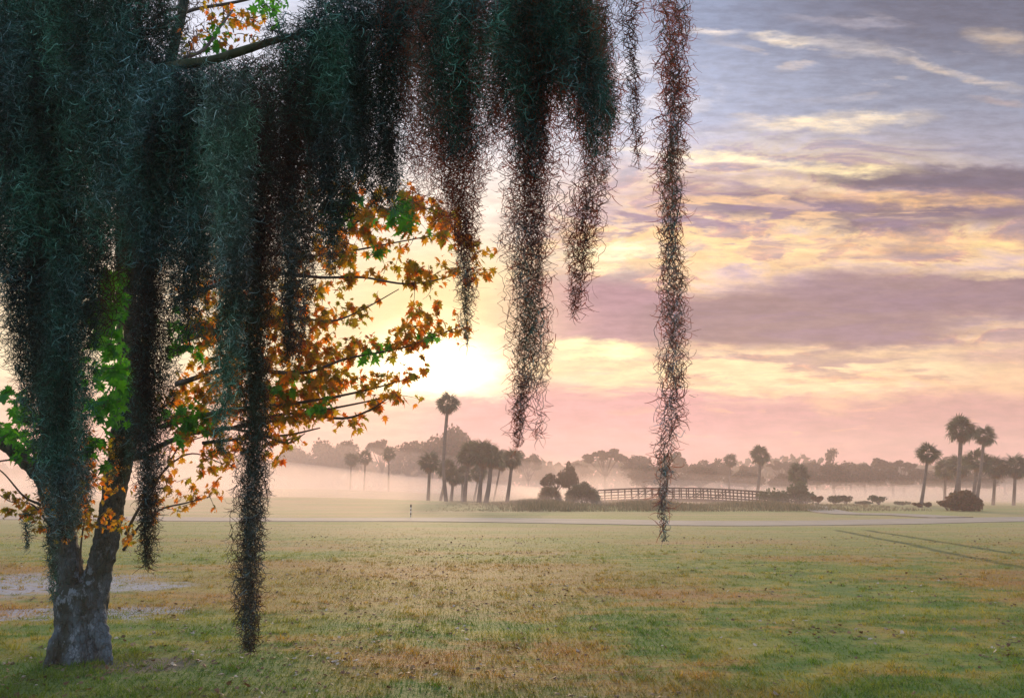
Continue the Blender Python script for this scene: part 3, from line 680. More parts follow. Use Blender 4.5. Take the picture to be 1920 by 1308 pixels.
for a in [(1722, 950, 22, 'little plant at the left foot of the slim palm', RUST), (1742, 950, 20, 'little plant at the right foot of the slim palm', SHRUB)]:
    shrub(a[0], a[1], a[2], 966, 62, a[3], a[4], 'leggy', 'small_plant', g4, n=8, cat='plant')

# weedy bank in front of the bridge
n = 26000; x = R.uniform(-6, 29, n); y = R.uniform(56, 84, n)
env = sstep(-6, 3, x)*(1-.75*sstep(18, 29, x)); keep = R.random(n) < (.25+.75*env); x, y, env = x[keep], y[keep], env[keep]; n = len(x)
hgt = (.08+.32*env*np.clip(.5+.5*np.sin(x*.7)+R.normal(size=n)*.3, .1, 1.3))
d = R.normal(size=(n, 3))*.28; d[:, 2] = 1
WEED = leaf_mat('weed_blade', [c4(.18, .17, .08), c4(.34, .25, .13), c4(.38, .29, .16), c4(.16, .18, .08)], .3)
V, Fq, _ = filaments(np.stack([x, y, terrain(x, y)-.03], 1), d, hgt*1.2, np.full(n, .03), 2, .5, 3, .2)
tag(MB().add(V, Fq).build('weedy_bank', WEED, None, False), 'brown green weeds and reeds on the bank before the bridge', 'weeds', kind='stuff')

# ------------------------------------------------------------------ footbridge
WOOD = plain_mat('bridge_wood', c4(.06, .042, .032), c4(.10, .07, .05), 4, .85, .3, (6, 1, 1))
be = empty('footbridge', tuple(BR_A)); tag(be, 'low arched wooden footbridge with railings across the ditch', 'footbridge')
LB = np.array(BR_B)-np.array(BR_A); Lh = math.hypot(LB[0], LB[1]); bdir = np.array([LB[0], LB[1], 0])/Lh; bn = np.array([-bdir[1], bdir[0], 0])
def bp(t, off=0, dz=0):
    return LB*t + bn*off + np.array([0, 0, dz + .42*(1-(2*t-1)**2)])
NB = 26; BW = 1.2
mb = MB(); 
for k in range(NB):
    mb.add(*bar(bp(k/NB, 0, 0), bp((k+1)/NB, 0, 0), 2*BW-.1, .08))
mb.build('deck', WOOD, be, False)
for s_ in (-1, 1):
    a_ = MB(); [a_.add(*bar(bp(k/NB, s_*BW, -.12), bp((k+1)/NB, s_*BW, -.12), .10, .30)) for k in range(NB)]; a_.build('edge_beam', WOOD, be, False)
    a_ = MB(); [a_.add(*bar(bp(k/NB, s_*BW, 1.08), bp((k+1)/NB, s_*BW, 1.08), .16, .14)) for k in range(NB)]; a_.build('handrail', WOOD, be, False)
    for hz_ in (.82, .48, .22):
        a_ = MB(); [a_.add(*bar(bp(k/NB, s_*(BW-.09), hz_), bp((k+1)/NB, s_*(BW-.09), hz_), .04, .09)) for k in range(NB)]; a_.build('rail', WOOD, be, False)
    for k in range(NB+1):
        a_ = MB().add(*bar(bp(k/NB, s_*BW, -.45), bp(k/NB, s_*BW, 1.01), .11, .11)); a_.build('post', WOOD, be, False)
    for k in (5, 13, 16, 22):
        a_ = MB().add(*bar(bp(k/NB, s_*(BW-.02), .05), bp((k+2)/NB, s_*(BW-.02), .98), .05, .07)); a_.build('brace', WOOD, be, False)

# striped marker post beside the path
WHITE = plain_mat('white_paint', c4(.6, .58, .56), c4(.7, .68, .66), 5, .6, .1); DARKP = plain_mat('dark_paint', c4(.03, .03, .03), c4(.05, .045, .045), 5, .6, .1)
b0 = gxy(770, 969); mk = empty('marker_post', (b0[0], b0[1], tz(*b0))); tag(mk, 'short black and white striped yardage post beside the path', 'marker post')
a_ = MB(); a_.add(*tube([(0, 0, -.1), (0, 0, .62)], [.035, .035], 8, 1)); a_.build('post', WHITE, mk)
for z_ in (.14, .36): MB().add(*tube([(0, 0, z_), (0, 0, z_+.1)], [.038, .038], 8, 1)).build('black_band', DARKP, mk)
MB().add(*tube([(0, 0, .56), (0, 0, .68), (0, 0, .72)], [.05, .05, .02], 8, 1)).build('cap', DARKP, mk)
# ------------------------------------------------------------------ foreground tree
m, nt, out = newmat('tree_bark'); g = G(nt); o_ = g.objc()
n1 = g.noise(g.mapping(o_, sc=(1.3, 1.3, .6)), 3.0, 5, .6); n2 = g.noise(o_, 34, 6, .75); n3 = g.noise(g.mapping(o_, sc=(1, 1, .6)), 11, 6, .7)
c = g.mix(g.mr(n1, .40, .60), c4(.045, .06, .045), c4(.11, .15, .17))
c = g.mix(g.m('MULTIPLY', g.mr(n3, .54, .60), .75), c, c4(.27, .32, .36))
c = g.mix(g.m('MULTIPLY', g.mr(n3, .44, .36), .8), c, c4(.055, .06, .045))
c = g.mix(g.m('MULTIPLY', g.mr(n2, .5, .7), .5), c, c4(.05, .05, .045))
so_ = g.n('ShaderNodeSeparateXYZ'); nt.links.new(o_, so_.inputs[0])
up = g.mr(g.m('ADD', so_.outputs[2], g.m('MULTIPLY', n1, 1.6)), 1.3, 2.3)      # lichen and moss thicken up the stems
c = g.mix(g.m('MULTIPLY', up, .85), c, g.mix(g.mr(n2, .4, .6), c4(.035, .05, .03), c4(.10, .085, .05)))
vr = g.n('ShaderNodeTexVoronoi', feature='DISTANCE_TO_EDGE'); g.put(vr.inputs['Vector'], g.vm('ADD', g.mapping(o_, sc=(26, 26, 9)), g.vm('MULTIPLY', g.noise(o_, 9, 3, out=1), (1.6, 1.6, 1.6)))); vr.inputs['Scale'].default_value = 1
crk = g.mr(vr.outputs['Distance'], .0, .10, 0, 1)
c = g.mix(g.m('MULTIPLY', g.mr(crk, 0, 1, 1, 0), .4), c, c4(.03, .032, .03))
d = g.n('ShaderNodeBsdfPrincipled'); g.put(d.inputs['Base Color'], c); d.inputs['Roughness'].default_value = .85; d.inputs['Specular IOR Level'].default_value = .2
b = g.n('ShaderNodeBump'); b.inputs['Strength'].default_value = .9; b.inputs['Distance'].default_value = .02
g.put(b.inputs['Height'], g.m('ADD', g.m('ADD', n2, g.m('MULTIPLY', crk, .5)), g.m('MULTIPLY', g.noise(g.mapping(o_, sc=(1, 1, .35)), 16, 4, .6), 1.2))); nt.links.new(b.outputs[0], d.inputs['Normal'])
nt.links.new(d.outputs[0], out.inputs[0]); BARK = m
TWIG = plain_mat('twig_bark', c4(.09, .065, .055), c4(.16, .12, .10), 8, .85, .3)
MOSSYB = plain_mat('mossy_bark', c4(.035, .045, .02), c4(.09, .09, .05), 10, .9, .6)
LEAF_O = leaf_mat('bronze_backlit_leaf', [c4(.24, .10, .025), c4(.29, .16, .03), c4(.16, .17, .03), c4(.10, .16, .03), c4(.13, .12, .03), c4(.20, .17, .03)], .62, (3.6, 2.1, .5))  # bronze leaves, with the sun's orange backlight also put into their colours
LEAF_G = leaf_mat('green_leaf', [c4(.04, .17, .03), c4(.07, .25, .03), c4(.11, .32, .04)], .5, (1.4, 1.6, .5))

TY = gxy(150, 1236)[1]; tb = gxy(150, 1236)
root = empty('shade_tree', (tb[0], TY, 0)); tag(root, 'foreground shade tree with pale forked trunk and lobed bronze and green leaves', 'tree')
O = np.array([tb[0], TY, 0])
def TP(pts, dflt=TY):
    """(px, py, radius px, depth) -> world points and radii"""
    q = [P(a[0], a[1], a[3] if len(a) > 3 else dflt) for a in pts]; r_ = [a[2]/F*(a[3] if len(a) > 3 else dflt) for a in pts]
    return np.array(q) - O, r_
def flare(t, a):
    f = np.ones((len(t), len(a)))
    k = np.exp(-t/.30)[:, None]
    return 1 + k*(.05 + .35*np.maximum(0, np.cos(a*3+.6))[None, :]**2 + .25*np.maximum(0, np.cos(a*5+2))[None, :])
tm = MB()
for (x1, y1), (x2, y2), w_ in [((122, 1180), (84, 1252), .045), ((180, 1180), (214, 1248), .045)]:
    d2 = gxy(x2, y2); q0 = P(x1, y1-40, TY)-O; q2 = np.array([d2[0], d2[1], 0])-O; q1 = q0*.30+q2*.70; q1[2] = .07
    q2[2] = -.06; tm.add(*tube([q0*[.7, 1, 1], q1, q2], [.10, w_, .015], 14, 6, .08))
q, r_ = TP([(150, 1266, 47), (150, 1240, 41), (150, 1205, 37), (150, 1160, 39), (150, 1120, 44), (146, 1095, 36)]); tm.add(*tube(q, r_, 28, 6, .05, flare=flare))
q, r_ = TP([(140, 1150, 30), (134, 1090, 25), (125, 1040, 22), (120, 1000, 21), (116, 950, 25), (110, 890, 26, TY-.1), (102, 800, 25, TY-.25), (85, 650, 24, TY-.5), (62, 420, 20, TY-.8), (40, 150, 18, TY-1.2)]); tm.add(*tube(q, r_, 20, 6, .07))
q, r_ = TP([(162, 1150, 28), (178, 1095, 25), (190, 1050, 21), (203, 985, 21), (219, 905, 22), (234, 820, 22, TY-.1), (240, 700, 20, TY-.3), (236, 520, 18, TY-.8), (236, 300, 17, TY-1.6)]); tm.add(*tube(q, r_, 20, 6, .07))
q, r_ = TP([(116, 985, 18), (98, 935, 17), (78, 895, 14, TY-.1), (42, 858, 13, TY-.2), (-30, 800, 13, TY-.4)]); tm.add(*tube(q, r_, 14, 6, .06))
to = tm.build('trunk', BARK, root)
rm = to.modifiers.new('join', 'REMESH'); rm.mode = 'VOXEL'; rm.voxel_size = .016; rm.use_smooth_shade = True
sm = to.modifiers.new('soften', 'SMOOTH'); sm.factor = .5; sm.iterations = 5
tx = bpy.data.textures.new('bark_relief', 'CLOUDS'); tx.noise_scale = .07; tx.noise_depth = 5
dm = to.modifiers.new('relief', 'DISPLACE'); dm.texture = tx; dm.strength = .055; dm.mid_level = .5

def branch(pts, mat=BARK, sides=10, name='branch', bump=.08):
    q, r_ = TP(pts); mb_ = MB().add(*tube(q, r_, sides, 6, bump)); return mb_.build(name, mat, root)
# limbs that reach out over the viewer and carry the moss
branch([(236, 310, 17, TY-1.6), (250, 220, 16, 5.0), (285, 150, 15, 3.9), (330, 125, 11, 3.3), (400, 112, 8.5, 3.2), (465, 92, 8, 3.1), (530, 72, 7, 3.0), (610, 60, 7, 2.9), (690, 46, 8, 2.8), (770, 18, 9, 2.7), (880, -60, 10, 2.5), (1050, -90, 9, 2.2), (1200, -70, 7, 2.0), (1330, -60, 5, 1.9)], MOSSYB)
branch([(300, 150, 12, 3.8), (318, 118, 10, 3.7), (330, 75, 9, 3.7), (345, 10, 9, 3.7), (362, -80, 8, 3.7)])
branch([(40, 160, 18, TY-1.2), (70, 20, 16, 5.6), (120, -80, 14, 4.6), (300, -140, 12, 3.6), (600, -120, 10, 3.0)])
branch([(290, 60, 5, 3.9), (320, 38, 4.2, 3.9), (365, 18, 3.6, 3.9), (440, 5, 3.2, 3.8), (520, -15, 3, 3.8)], TWIG, 6)
branch([(285, 35, 4, 4.0), (310, 22, 3.5, 4.0), (335, 14, 3, 4.0), (334, -10, 2.5, 4.0)], TWIG, 6)
branch([(290, 58, 3, 3.9), (312, 52, 2.6, 3.9), (336, 50, 2, 3.8)], TWIG, 6)
branch([(345, 108, 4, 3.3), (375, 98, 3.5, 3.35), (392, 82, 3, 3.4), (410, 55, 2.5, 3.5), (436, 20, 2, 3.6)], TWIG, 6)
branch([(340, 122, 2.4, 3.3), (350, 132, 2, 3.3), (346, 142, 1.4, 3.3)], TWIG, 5)
# leafy boughs on the sun side (px, py, r, depth)
boughs = [
 [(330, 560, 9, 6.6), (420, 530, 7, 6.4), (500, 512, 5.5, 6.3), (600, 520, 4.2, 6.2), (680, 520, 3.4, 6.2), (760, 532, 2.8, 6.1), (830, 522, 2, 6.1), (895, 500, 1.2, 6.0)],
 [(360, 440, 8, 6.5), (480, 470, 6, 6.3), (580, 480, 4, 6.3), (660, 470, 3, 6.2), (740, 455, 2.2, 6.2), (820, 440, 1.6, 6.1)],
 [(380, 420, 6, 6.3), (520, 410, 4.5, 6.2), (620, 440, 3.4, 6.2), (700, 400, 2.5, 6.1), (790, 390, 1.6, 6.1), (850, 410, 1, 6.0)],
 [(340, 640, 7, 6.8), (440, 610, 5.5, 6.6), (540, 595, 4.4, 6.5), (620, 602, 3.2, 6.4), (680, 580, 2.2, 6.4), (748, 542, 1.2, 6.3)],
 [(330, 720, 8, 6.9), (440, 690, 6, 6.7), (560, 700, 4.5, 6.5), (650, 672, 3.4, 6.4), (740, 655, 2.6, 6.3), (800, 636, 1.8, 6.3), (868, 610, 1, 6.2)],
 [(300, 800, 8, 7.1), (420, 770, 6.5, 6.9), (520, 760, 5, 6.7), (620, 745, 3.8, 6.6), (700, 728, 2.6, 6.5), (770, 708, 1.4, 6.4)],
 [(250, 860, 8, 7.4), (350, 815, 7, 7.2), (450, 800, 5.5, 7.0), (530, 785, 4.6, 6.8), (610, 768, 3.4, 6.7), (690, 752, 2.2, 6.6), (745, 738, 1.2, 6.5)],
 [(440, 800, 5, 6.9), (540, 775, 4.4, 6.8), (640, 784, 3.6, 6.7), (690, 770, 2.8, 6.6), (730, 745, 1.6, 6.5)],
 [(380, 830, 5, 7.0), (470, 820, 4, 6.9), (540, 815, 3.2, 6.8), (600, 802, 1.8, 6.7)],
 [(420, 800, 4, 6.6), (480, 812, 3.4, 6.5), (540, 830, 2.6, 6.5), (572, 812, 1.2, 6.4)],
 [(236, 1000, 5, 7.7), (262, 950, 3.8, 7.5), (310, 880, 2.8, 7.3), (360, 850, 2.0, 7.2), (420, 870, 1.2, 7.1)],
 [(232, 1030, 5, 7.7), (262, 985, 3.4, 7.5), (300, 955, 2.6, 7.3), (350, 942, 2.0, 7.2), (395, 930, 1.2, 7.1)],
 [(310, 880, 2.4, 7.3), (340, 835, 1.8, 7.2), (400, 812, 1.2, 7.1)],
 [(70, 890, 5, 7.6), (55, 868, 3.6, 7.4), (20, 862, 2.6, 7.2), (-20, 868, 2, 7.1)],
 [(75, 945, 4, 7.6), (45, 930, 2.6, 7.4), (10, 890, 1.8, 7.2), (-15, 870, 1.2, 7.1)],
 [(90, 980, 3, 7.6), (60, 945, 2, 7.5), (20, 940, 1.4, 7.4), (-10, 920, 1, 7.3)],
 [(150, 1075, 3.5, 7.6), (152, 1020, 2.6, 7.5), (160, 970, 2, 7.4), (170, 930, 1.2, 7.3)],
]
for bp_ in boughs: bp_ = [(a_, b_, max(.9, r_*.68), d_) for a_, b_, r_, d_ in bp_]; branch(bp_, TWIG, 6, bump=.05)

# lobed leaf, stalk end at the origin, blade along +x, slightly folded
la = [(-.05, 0), (.04, .10), (-.04, .34), (.16, .22), (.27, .52), (.38, .22), (.62, .36), (.60, .14), (1.0, 0)]
pts = la + [(x_, -y_) for x_, y_ in la[-2:0:-1]]
LT = np.array([(.32, 0, .03)] + [(x_, y_, -.16*abs(y_) - .14*max(0, x_-.4)) for x_, y_ in pts]); nL = len(pts)
LF = [np.array([[0, 1+k, 1+(k+1) % nL] for k in range(nL)])]
def curl_leaf(k, f, wy):
    T_ = LT.copy(); T_[:, 1] *= wy; T_[:, 2] = -k*np.maximum(0, T_[:, 0]-.2)**2 - f*np.abs(T_[:, 1]) + .03; T_[:, 0] *= 1-.18*k
    return T_
LTS = [LT, curl_leaf(.75, .55, .8), curl_leaf(.35, -.35, .95)]
def leaf_mats(n, droop=.9, out_=None):
    th = R.random(n)*2*math.pi; x_ = np.stack([np.cos(th), np.sin(th), -droop*(.3+R.random(n)*1.3)], 1)
    if out_ is not None: x_ += out_
    x_ /= np.linalg.norm(x_, axis=1)[:, None]
    nn_ = R.normal(size=(n, 3))*.75 + [0, 0, 1.0]; y_ = np.cross(nn_, x_); y_ /= np.linalg.norm(y_, axis=1)[:, None]; z_ = np.cross(x_, y_)
    return np.stack([x_, y_, z_], 2)
def twigs_leaves(anchor_pts, n, spread, size, mb_leaf, mb_twig, perc=5, droop=.9):
    """short side twigs from anchors, each with a handful of leaves"""
    A = anchor_pts[R.integers(len(anchor_pts), size=n)]
    d_ = R.normal(size=(n, 3))*[1, 1, .55] + [0, 0, .1]
    V, Fq, Pt = filaments(A, d_, spread*(.4+R.random(n)), np.full(n, .0035), 4, .9, 3, .4)
    mb_twig.add(V, Fq)
    k = R.integers(1, 5, size=(n, perc)); pos = np.take_along_axis(Pt, k[:, :, None], 1).reshape(-1, 3) + R.normal(size=(n*perc, 3))*.018
    sel = R.integers(0, 3, len(pos))
    for q_, T_ in enumerate(LTS):
        ps = pos[sel == q_]
        if len(ps): V, Fs = scatter(T_, LF, ps, leaf_mats(len(ps), droop), size*(.30+.85*R.random(len(ps)))); mb_leaf.add(V, Fs)
def seg_pts(pts, t0=0, t1=1, n=40, jit=.02):
    q, r_ = TP(pts); q, _ = smooth_path(q, r_, 8); a, b = int(t0*(len(q)-1)), max(int(t1*(len(q)-1)), int(t0*(len(q)-1))+1)
    s_ = q[a:b+1]; return s_[R.integers(len(s_), size=n)] + R.normal(size=(n, 3))*jit
ob, gb, tw = MB(), MB(), MB()
S_ = .088
dens = [(0, .45, 1, 34), (1, .5, 1, 22), (2, .45, 1, 26), (3, .35, 1, 12), (4, .35, 1, 30), (5, .3, 1, 34), (6, .35, 1, 30), (7, .3, 1, 20), (8, .2, 1, 16), (9, .2, .9, 12)]
for bi, a, b_, n in dens: twigs_leaves(seg_pts(boughs[bi], a, b_), int(n*.7), .15, S_, ob, tw, 5)
for bi, n in ((10, 12), (11, 14), (12, 12)): twigs_leaves(seg_pts(boughs[bi], .4, 1), n, .16, .075, ob, tw, 4)
def cluster(px, py, rx, ry, Y, n, mbl, size=S_, spread=.12, perc=5):
    a = R.random(n)*6.28; q = np.sqrt(R.random(n))
    A = np.array([P(px+rx*q[i]*math.cos(a[i]), py+ry*q[i]*math.sin(a[i]), Y+R.normal()*.18) for i in range(n)])-O
    twigs_leaves(A, n, spread, size, mbl, tw, perc)
for a in [(790, 602, 50, 24, 6.3, 15), (735, 508, 70, 10, 6.1, 8), (820, 508, 40, 12, 6.1, 8), (895, 476, 12, 18, 6.0, 4), (902, 510, 8, 8, 6.0, 2), (862, 612, 8, 6, 6.2, 2),
          (700, 640, 50, 14, 6.4, 10), (640, 660, 60, 16, 6.5, 9), (600, 720, 70, 16, 6.6, 9), (690, 712, 40, 14, 6.5, 7), (780, 700, 14, 5, 6.4, 3), (735, 740, 14, 8, 6.5, 3),
          (560, 650, 60, 60, 6.6, 26), (540, 760, 60, 40, 6.8, 26), (520, 560, 60, 60, 6.4, 24), (430, 700, 80, 90, 6.8, 90), (370, 760, 60, 60, 7.0, 60), (440, 600, 80, 70, 6.6, 70), (400, 870, 60, 30, 7.1, 14), (590, 690, 70, 50, 6.7, 30), (640, 590, 50, 20, 6.4, 10), (560, 600, 60, 50, 6.6, 24), (500, 700, 60, 70, 6.8, 40),
          (640, 390, 70, 50, 6.2, 34), (600, 480, 50, 40, 6.2, 20), (700, 430, 60, 26, 6.2, 16), (800, 415, 60, 30, 6.1, 18), (740, 380, 70, 26, 6.2, 20), (850, 440, 30, 20, 6.1, 5), (610, 560, 30, 30, 6.3, 6), (360, 900, 50, 30, 7.2, 6),
          (395, 560, 60, 90, 6.6, 46)]:
    cluster(*a[:5], int(a[5]*(1.6 if a[0] > 480 else 1.25)), ob, size=(S_ if a[0] > 480 else .09))
for a in [(505, 850, 22, 20, 6.7, 6), (540, 830, 26, 10, 6.6, 5), (390, 925, 26, 12, 7.1, 5), (300, 940, 36, 14, 7.3, 7), (430, 835, 40, 25, 7, 10)]: cluster(*a[:5], a[5], ob, size=.07, spread=.12)
for a in [(30, 945, 30, 14, 7.3, 9), (75, 965, 34, 24, 7.4, 20), (95, 1000, 20, 18, 7.4, 10), (20, 925, 16, 8, 7.3, 4), (175, 960, 24, 60, 7.4, 8), (240, 1010, 14, 20, 7.4, 5), (120, 930, 40, 40, 7.3, 30), (150, 870, 50, 60, 6.9, 34), (140, 960, 40, 40, 7.3, 24), (215, 960, 14, 40, 7.4, 8), (215, 860, 26, 60, 7.2, 14), (240, 985, 12, 16, 7.4, 4)]: cluster(*a[:5], a[5], ob, size=.07, spread=.10)
# leaves against the top left gap
for a in [(395, 15, 40, 12, 3.7, 8), (440, 25, 16, 22, 3.7, 8), (468, 40, 16, 14, 3.6, 6), (405, 40, 14, 8, 3.6, 3), (380, 60, 14, 10, 3.6, 3), (355, 82, 10, 8, 3.5, 3), (425, 62, 16, 12, 3.5, 4), (470, 60, 16, 14, 3.5, 5)]: cluster(*a[:5], a[5], ob, size=.042, spread=.06, perc=5)
for a in [(500, 12, 18, 16, 3.5, 10), (400, 80, 16, 12, 3.4, 7), (85, 10, 24, 14, 5.5, 10)]: cluster(*a[:5], a[5], gb, size=.06, spread=.07)
for a in [(208, 570, 22, 55, 5.2, 44), (208, 700, 26, 24, 5.6, 26), (205, 768, 26, 16, 5.9, 18), (175, 840, 26, 30, 6.6, 12), (205, 635, 22, 30, 5.4, 18), (345, 800, 20, 34, 6.6, 16), (380, 790, 26, 16, 6.8, 8), (760, 408, 26, 30, 5.9, 16),
          (30, 790, 34, 44, 7.0, 26), (60, 840, 24, 30, 7.2, 14), (345, 640, 30, 40, 6.6, 20), (520, 730, 26, 20, 6.7, 8), (640, 400, 30, 20, 6.0, 8), (700, 660, 24, 12, 6.3, 5), (20, 740, 30, 20, 7, 8), (560, 700, 20, 14, 6.5, 5), (600, 762, 14, 12, 6.6, 4), (790, 630, 14, 12, 6.3, 3), (700, 470, 16, 10, 6.2, 3)]:
    cluster(*a[:5], a[5], gb, size=.11)
ob.build('bronze_backlit_foliage', LEAF_O, root, False); gb.build('green_foliage', LEAF_G, root, False); tw.build('twigs', TWIG, root)

# ------------------------------------------------------------------ Spanish moss
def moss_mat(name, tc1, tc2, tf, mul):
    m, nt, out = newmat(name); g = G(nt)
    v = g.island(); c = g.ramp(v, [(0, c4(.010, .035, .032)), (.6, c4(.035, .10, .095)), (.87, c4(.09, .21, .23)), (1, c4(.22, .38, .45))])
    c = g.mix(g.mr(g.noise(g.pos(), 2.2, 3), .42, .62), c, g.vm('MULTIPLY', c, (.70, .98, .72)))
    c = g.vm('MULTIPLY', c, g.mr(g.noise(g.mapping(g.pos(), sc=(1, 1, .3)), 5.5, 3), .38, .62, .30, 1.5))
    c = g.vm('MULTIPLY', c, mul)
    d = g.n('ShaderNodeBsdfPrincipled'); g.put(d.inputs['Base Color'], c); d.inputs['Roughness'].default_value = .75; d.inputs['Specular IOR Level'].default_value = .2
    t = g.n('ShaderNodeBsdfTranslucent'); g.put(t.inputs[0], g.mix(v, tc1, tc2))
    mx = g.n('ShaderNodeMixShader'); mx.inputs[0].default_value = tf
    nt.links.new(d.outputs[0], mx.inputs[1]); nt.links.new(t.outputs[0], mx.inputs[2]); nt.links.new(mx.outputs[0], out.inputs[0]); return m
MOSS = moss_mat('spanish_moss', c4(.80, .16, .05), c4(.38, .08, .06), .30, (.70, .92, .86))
MOSS_SHADE = moss_mat('shaded_spanish_moss', c4(.10, .035, .02), c4(.05, .03, .025), .12, (1.10, 1.0, .90))  # shade copy of the moss: red sun glow turned down in its colours
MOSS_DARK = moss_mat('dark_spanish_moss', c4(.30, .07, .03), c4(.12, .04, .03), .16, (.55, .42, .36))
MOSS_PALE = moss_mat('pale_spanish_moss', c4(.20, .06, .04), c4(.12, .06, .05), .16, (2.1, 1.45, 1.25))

def interp_path(nodes, t):
    n_ = np.array([tuple(q_[:3]) for q_ in nodes], float); s_ = np.concatenate([[0], np.cumsum(np.abs(np.diff(n_[:, 1]))+.5*np.abs(np.diff(n_[:, 0])))]); s_ /= s_[-1]
    return np.stack([np.interp(t, s_, n_[:, k]) for k in range(3)], 1)
def proj(px, py, Y):
    x_ = (px-960)/F; y_ = (654-py)/F; cp, sp_ = math.cos(PITCH), math.sin(PITCH)
    dy = cp-y_*sp_; dz = sp_+y_*cp
    return np.stack([x_/dy*Y, Y, CAMZ+dz/dy*Y], 1)
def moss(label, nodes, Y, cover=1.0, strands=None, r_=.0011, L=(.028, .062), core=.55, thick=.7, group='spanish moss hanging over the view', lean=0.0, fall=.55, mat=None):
    if mat is None: mat = MOSS_SHADE if nodes[0][0] < 580 else MOSS
    """nodes: (px, py, halfwidth px) from the top down; a bundle of long wavy stems, each beset with curly thread leaves"""
    dn_ = np.array([q_[3] if len(q_) > 3 else 1. for q_ in nodes]); nd_ = np.array([tuple(q_[:3]) for q_ in nodes], float); ln = np.abs(np.diff(nd_[:, 1])).sum(); area = (ln*2*nd_[:, 2].mean())*.284     # px^2 at render size
    pxm = 1507*.533/Y
    per = ((L[0]+L[1])/2*pxm)*max(.55, 2*r_*pxm)
    N = int(area*cover*1.4/per); ns = int((strands or 30)*.95); cover *= 1.75
    u0 = np.clip(R.normal(size=ns)*core, -1, 1); v0 = R.uniform(-1, 1, ns)
    t_end = 1-R.random(ns)**(1/fall)*.72*(.25+.75*np.abs(u0)) ; t_end[:max(2, ns//10)] = 1; t_sta = R.random(ns)**2*.25
    # stems
    S = int(np.clip(ln/9, 14, 90)); tt = t_sta[:, None]+(t_end-t_sta)[:, None]*np.linspace(0, 1, S+1)[None, :]
    ph = R.random((ns, 4))*6.28; am = R.uniform(.03, .10, (ns, 1))
    def lat(tt, ph, u0, am): return u0 + am*np.sin(tt*17+ph[:, 0:1]) + am*.7*np.sin(tt*41+ph[:, 1:2])
    zig = R.normal(size=(ns, S+1))*(7.0/np.maximum(interp_path(nodes, tt.ravel())[:, 2].reshape(ns, S+1), 7))
    def world(tt, u, v, Yj):
        q = interp_path(nodes, tt.ravel()); hw = q[:, 2]
        Yv = Y + np.clip(hw/F*Y*thick, .02, .35)*v.ravel() + Yj.ravel()
        return proj(q[:, 0]+u.ravel()*hw, q[:, 1], Yv)
    U = lat(tt, ph, u0[:, None], am)+zig; Vv = v0[:, None]+.15*np.sin(tt*13+ph[:, 2:3])
    pts_ = world(tt, U, Vv, np.zeros_like(tt)).reshape(ns, S+1, 3)
    Dn = np.gradient(pts_, axis=1); Dn /= np.linalg.norm(Dn, axis=2)[:, :, None]+1e-9
    ref = R.normal(size=(ns, 1, 3)); sd_ = np.cross(Dn, ref); sd_ /= np.linalg.norm(sd_, axis=2)[:, :, None]; ud = np.cross(sd_, Dn)
    an = np.array([0, 2.09, 4.19]); rr = r_*1.15*np.linspace(1, .6, S+1)
    V = pts_[:, :, None, :]+rr[None, :, None, None]*(np.cos(an)[None, None, :, None]*sd_[:, :, None, :]+np.sin(an)[None, None, :, None]*ud[:, :, None, :])
    base_ = (np.arange(ns)*(S+1)*3)[:, None, None]; i = (np.arange(S)*3)[None, :, None]; j = np.arange(3)[None, None, :]; k = (j+1) % 3
    mb_ = MB().add(V.reshape(-1, 3), np.stack([base_+i+j, base_+i+k, base_+i+3+k, base_+i+3+j], -1).reshape(-1, 4))
    # thread leaves
    w = (t_end-t_sta); pk_ = R.choice(ns, N, p=w/w.sum()); tq = t_sta[pk_]+w[pk_]*R.random(N)
    yq = interp_path(nodes, tq)[:, 1]; dq = np.interp(yq, nd_[:, 1], dn_)/dn_.max(); kp = R.random(N) < dq; tq = tq[kp]; pk_ = pk_[kp]; N = len(tq)
    hwq = interp_path(nodes, tq)[:, 2]
    tq = np.where(R.random(N) < .35, tq*(.35+.65*R.random(N)), tq) if cover > 2.5 else tq
    uq = lat(tq[:, None], ph[pk_], u0[pk_][:, None], am[pk_])[:, 0] + R.normal(size=N)*np.where(hwq > 18, .14, .26)
    vq = v0[pk_]+R.normal(size=N)*.25
    p0 = world(tq, uq, vq, R.normal(size=N)*.008)
    d0 = R.normal(size=(N, 3)); d0[:, 2] -= .9
    ll = R.uniform(L[0], L[1], N)
    V, Fq, _ = filaments(p0, d0, ll, np.full(N, r_)*R.uniform(.65, 1.3, N), 6, 2.7, 2, .35, kink=.35)
    mb_.add(V, Fq)
    o3 = proj(np.array([nd_[0, 0]]), np.array([max(nd_[0, 1], -60)]), np.array([Y]))[0]
    o = mb_.build('spanish_moss', mat, None, True, origin=o3); tag(o, label, 'spanish moss', group)
    return o
# right-hand curtains, nearest the viewer
moss('longest sparse moss strand on the right, hanging alone down to the lawn', [(1255, -70, 50, 2.0), (1262, 80, 46, 2.0), (1266, 200, 38, 1.8), (1256, 320, 32, 1.4), (1256, 460, 30, 1.4), (1264, 590, 40, 1.5), (1262, 680, 38, 1.2), (1258, 770, 36, 1), (1247, 850, 22, 1), (1243, 920, 13, .9), (1244, 975, 7, .8), (1240, 1015, 5, .7)], 1.9, 2.5, 20, .00105, (.026, .055), .38, .8, fall=.35)
moss('thin short moss wisp just left of the longest right-hand strand', [(1178, -70, 44), (1188, 80, 26), (1192, 200, 16), (1196, 270, 12), (1198, 318, 5)], 1.95, .75, 10, .00105, (.030, .055))
moss('thin ragged moss along the top edge between the dark curtains and the right strand', [(1130, -90, 60), (1140, 0, 60), (1135, 60, 40), (1130, 110, 14)], 2.1, .9, 16, .0011, (.03, .055))
